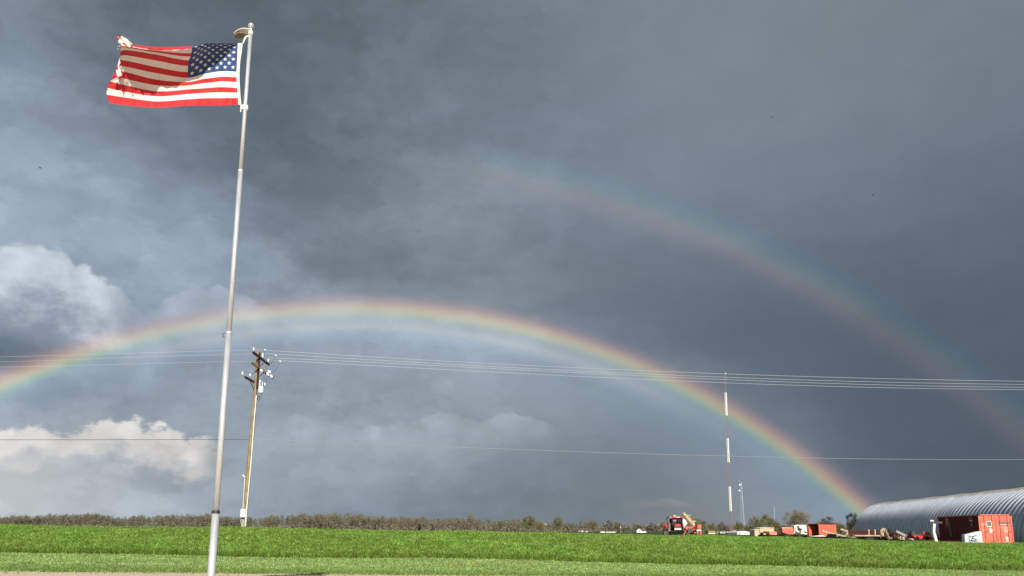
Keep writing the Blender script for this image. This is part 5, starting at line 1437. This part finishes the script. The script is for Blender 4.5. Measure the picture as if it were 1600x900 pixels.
TREES = [
 ('bare_tree', 736, 801, 17, 560, 'b', 'bare tree rising above the wood below the cloud gap'),
 ('budding_tree', 825, 806.5, 27, 430, 'a', 'round olive-green budding tree, taller of the two left of the twin bare trees'),
 ('budding_tree', 843, 815, 14, 430, 'd', 'small yellowish budding tree close right of the round olive tree'),
 ('budding_tree', 871, 808.5, 20, 450, 'a', 'narrow olive budding tree standing alone left of the low pale house'),
 ('bare_tree', 912, 812.5, 20, 560, 'b', 'left tree of the twin bare trees above the low pale house'),
 ('budding_tree', 926, 812.5, 17, 540, 'g', 'right olive tree of the twin trees above the low pale house'),
 ('bare_tree', 887, 819, 18, 600, 'b', 'low bare tree left of the low pale house'),
 ('bare_tree', 952, 812.5, 15, 600, 'c', 'grey leafless tree behind the long white trailer building'),
 ('budding_tree', 963, 815, 16, 560, 'g', 'olive tree next to the grey leafless tree behind the trailer building'),
 ('bare_tree', 978, 820, 14, 600, 'b', 'low bare tree between the yard lamp and the farmhouse'),
 ('bare_tree', 995, 816, 17, 600, 'b', 'bare tree just behind the white farmhouse'),
 ('bare_tree', 1019, 817, 17, 600, 'c', 'greyish bare tree right of the farmhouse'),
 ('bare_tree', 1037, 814, 19, 600, 'b', 'bare tree half hidden behind the left side of the tractor'),
 ('budding_tree', 1092, 811.5, 30, 360, 'a', 'broad olive tree directly behind the auger cart'),
 ('bare_tree', 1081, 806, 14, 500, 'b', 'thin bare tree behind the top of the auger tube'),
 ('budding_tree', 1112, 816.5, 13, 420, 'g', 'small olive tree above the brown-roofed building'),
 ('bare_tree', 1127, 816, 17, 430, 'c', 'greyish bare tree behind the white van'),
 ('bare_tree', 1136, 819, 14, 430, 'b', 'brownish bare tree touching the base of the banded mast'),
 ('budding_tree', 1155, 814.5, 14, 380, 'g', 'narrow olive tree between the banded mast and the lattice tower'),
 ('bare_tree', 1169, 820, 14, 380, 'g', 'low tree just right of the lattice tower foot'),
 ('bare_tree', 1175, 804.5, 16, 320, 'b', 'sparse bare tree on the left flank of the large olive tree'),
 ('budding_tree', 1191, 804.5, 34, 300, 'a', 'large olive tree standing behind the tan shed'),
 ('budding_tree', 1210, 812, 22, 320, 'g', 'olive tree between the tan shed and the domed bare tree'),
 ('bare_tree', 1243.5, 797.5, 43, 270, 'e', 'tall dome-shaped bare tree behind the salmon hopper and white cab'),
 ('bare_tree', 1293, 808, 26, 330, 'c', 'rounded greyish bare tree behind the middle container'),
 ('budding_tree', 1279, 814, 20, 330, 'g', 'low olive tree overlapping the left of the rounded greyish tree'),
 ('budding_tree', 1312, 816, 20, 240, 'g', 'low olive tree left of the dark pine'),
 ('pine_tree', 1329, 801, 20, 210, 'p', 'dark ragged pine beside the left end of the arched hut'),
 ('budding_tree', 1332, 816, 22, 235, 'a', 'olive bush-like tree at the foot of the dark pine'),
]
for nm, px, yt, wpx, Y, k, lb in TREES: plant_tree(nm, px, yt, wpx, Y, k, lb)
PROTO['f'] = (tree_parts(rt, 10, 4.5, 2500, .3, 'cone', .08), leafmat('evergreen_needles', (0.030, 0.040, 0.028)), .45)
for px, yt, w_, lb in ((586.5, 817.5, 5, 'tiny dark conifer at the wood edge, left of two'), (655.5, 815.5, 7, 'tiny dark conifer at the wood edge, right of two')):
    plant_tree('conifer', px, yt, w_, 560, 'f', lb)

# ------------------------------------------------------------------ far wood: one mass of leafless trees
WT = [(-160, 806), (-60, 808), (0, 807), (30, 805), (60, 805), (100, 804), (140, 804), (170, 806), (186, 810), (200, 808), (225, 806.5), (260, 806), (300, 806), (330, 806), (380, 808), (400, 809.5), (420, 806.5),
      (450, 805), (490, 805.5), (520, 804), (560, 805.5), (600, 806.5), (630, 808), (650, 810), (700, 811), (740, 811.5), (790, 812.5), (850, 817), (900, 819), (950, 821), (1000, 822), (1060, 820), (1100, 820), (1180, 821), (1260, 822), (1345, 823)]
rw = np.random.RandomState(5)
tris, mb = [], MB()
protoW = [tree_parts(rw, 10, 8.5, 650, .52, 'round', .2)[1] for _ in range(6)]
for i in range(1000):
    px = rw.uniform(-160, 1345); Y = rw.uniform(600, 700)
    if px > 850 and rw.rand() < .35: continue
    yt = np.interp(px, [a for a, b_ in WT], [b_ for a, b_ in WT]) + 1.5 * math.sin(px * .055) * math.sin(px * .021 + 1) + rw.uniform(-2.2, 3.2) + (-1.5 if rw.rand() < .04 else 0)
    q = at(px, yt, Y); H = max(q.z - PLAIN, 2.5)
    V = protoW[rw.randint(6)].copy(); s = H / 10
    a = rw.uniform(0, 6.28); R = np.array([[math.cos(a), -math.sin(a), 0], [math.sin(a), math.cos(a), 0], [0, 0, 1]])
    wx = rw.uniform(.5, .95)
    if px > 850: s2 = s * 1.3
    else: s2 = s
    V = V @ R.T * np.array([s2 * wx, s2 * wx, s]) + np.array([q.x, Y, PLAIN])
    tris.append(V)
    if rw.rand() < .75:
        x_ = q.x + rw.uniform(-2, 2)
        mb.tube([(x_, Y, PLAIN), (x_ + rw.uniform(-.6, .6), Y, PLAIN + H * rw.uniform(.6, .98))], [.22, .07], 4)
# undergrowth
for i in range(30000):
    px = rw.uniform(-160, 1345); Y = rw.uniform(590, 640)
    q = at(px, 830, Y); z = PLAIN + abs(rw.normal(0, 2.2)); s = rw.uniform(.4, .9)
    a = rw.normal(0, s, 3); b2 = rw.normal(0, s, 3)
    tris.append(np.array([[[q.x, Y, z], [q.x + a[0], Y + a[1], z + a[2]], [q.x + b2[0], Y + b2[1], z + b2[2]]]]))
wood = soup('woodland', np.concatenate(tris), leafmat('wood_twigs', (0.188, 0.173, 0.125), .3))
tag(wood, 'long low wood of leafless trees on the horizon', 'woodland', kind='stuff')
o_ = mb.build('woodland_trunks', mat('wood_trunk', (0.20, 0.17, 0.14), .9, var=.2, scale=.1))
tag(o_, 'pale trunks of the leafless wood on the horizon', 'tree trunks', kind='stuff')
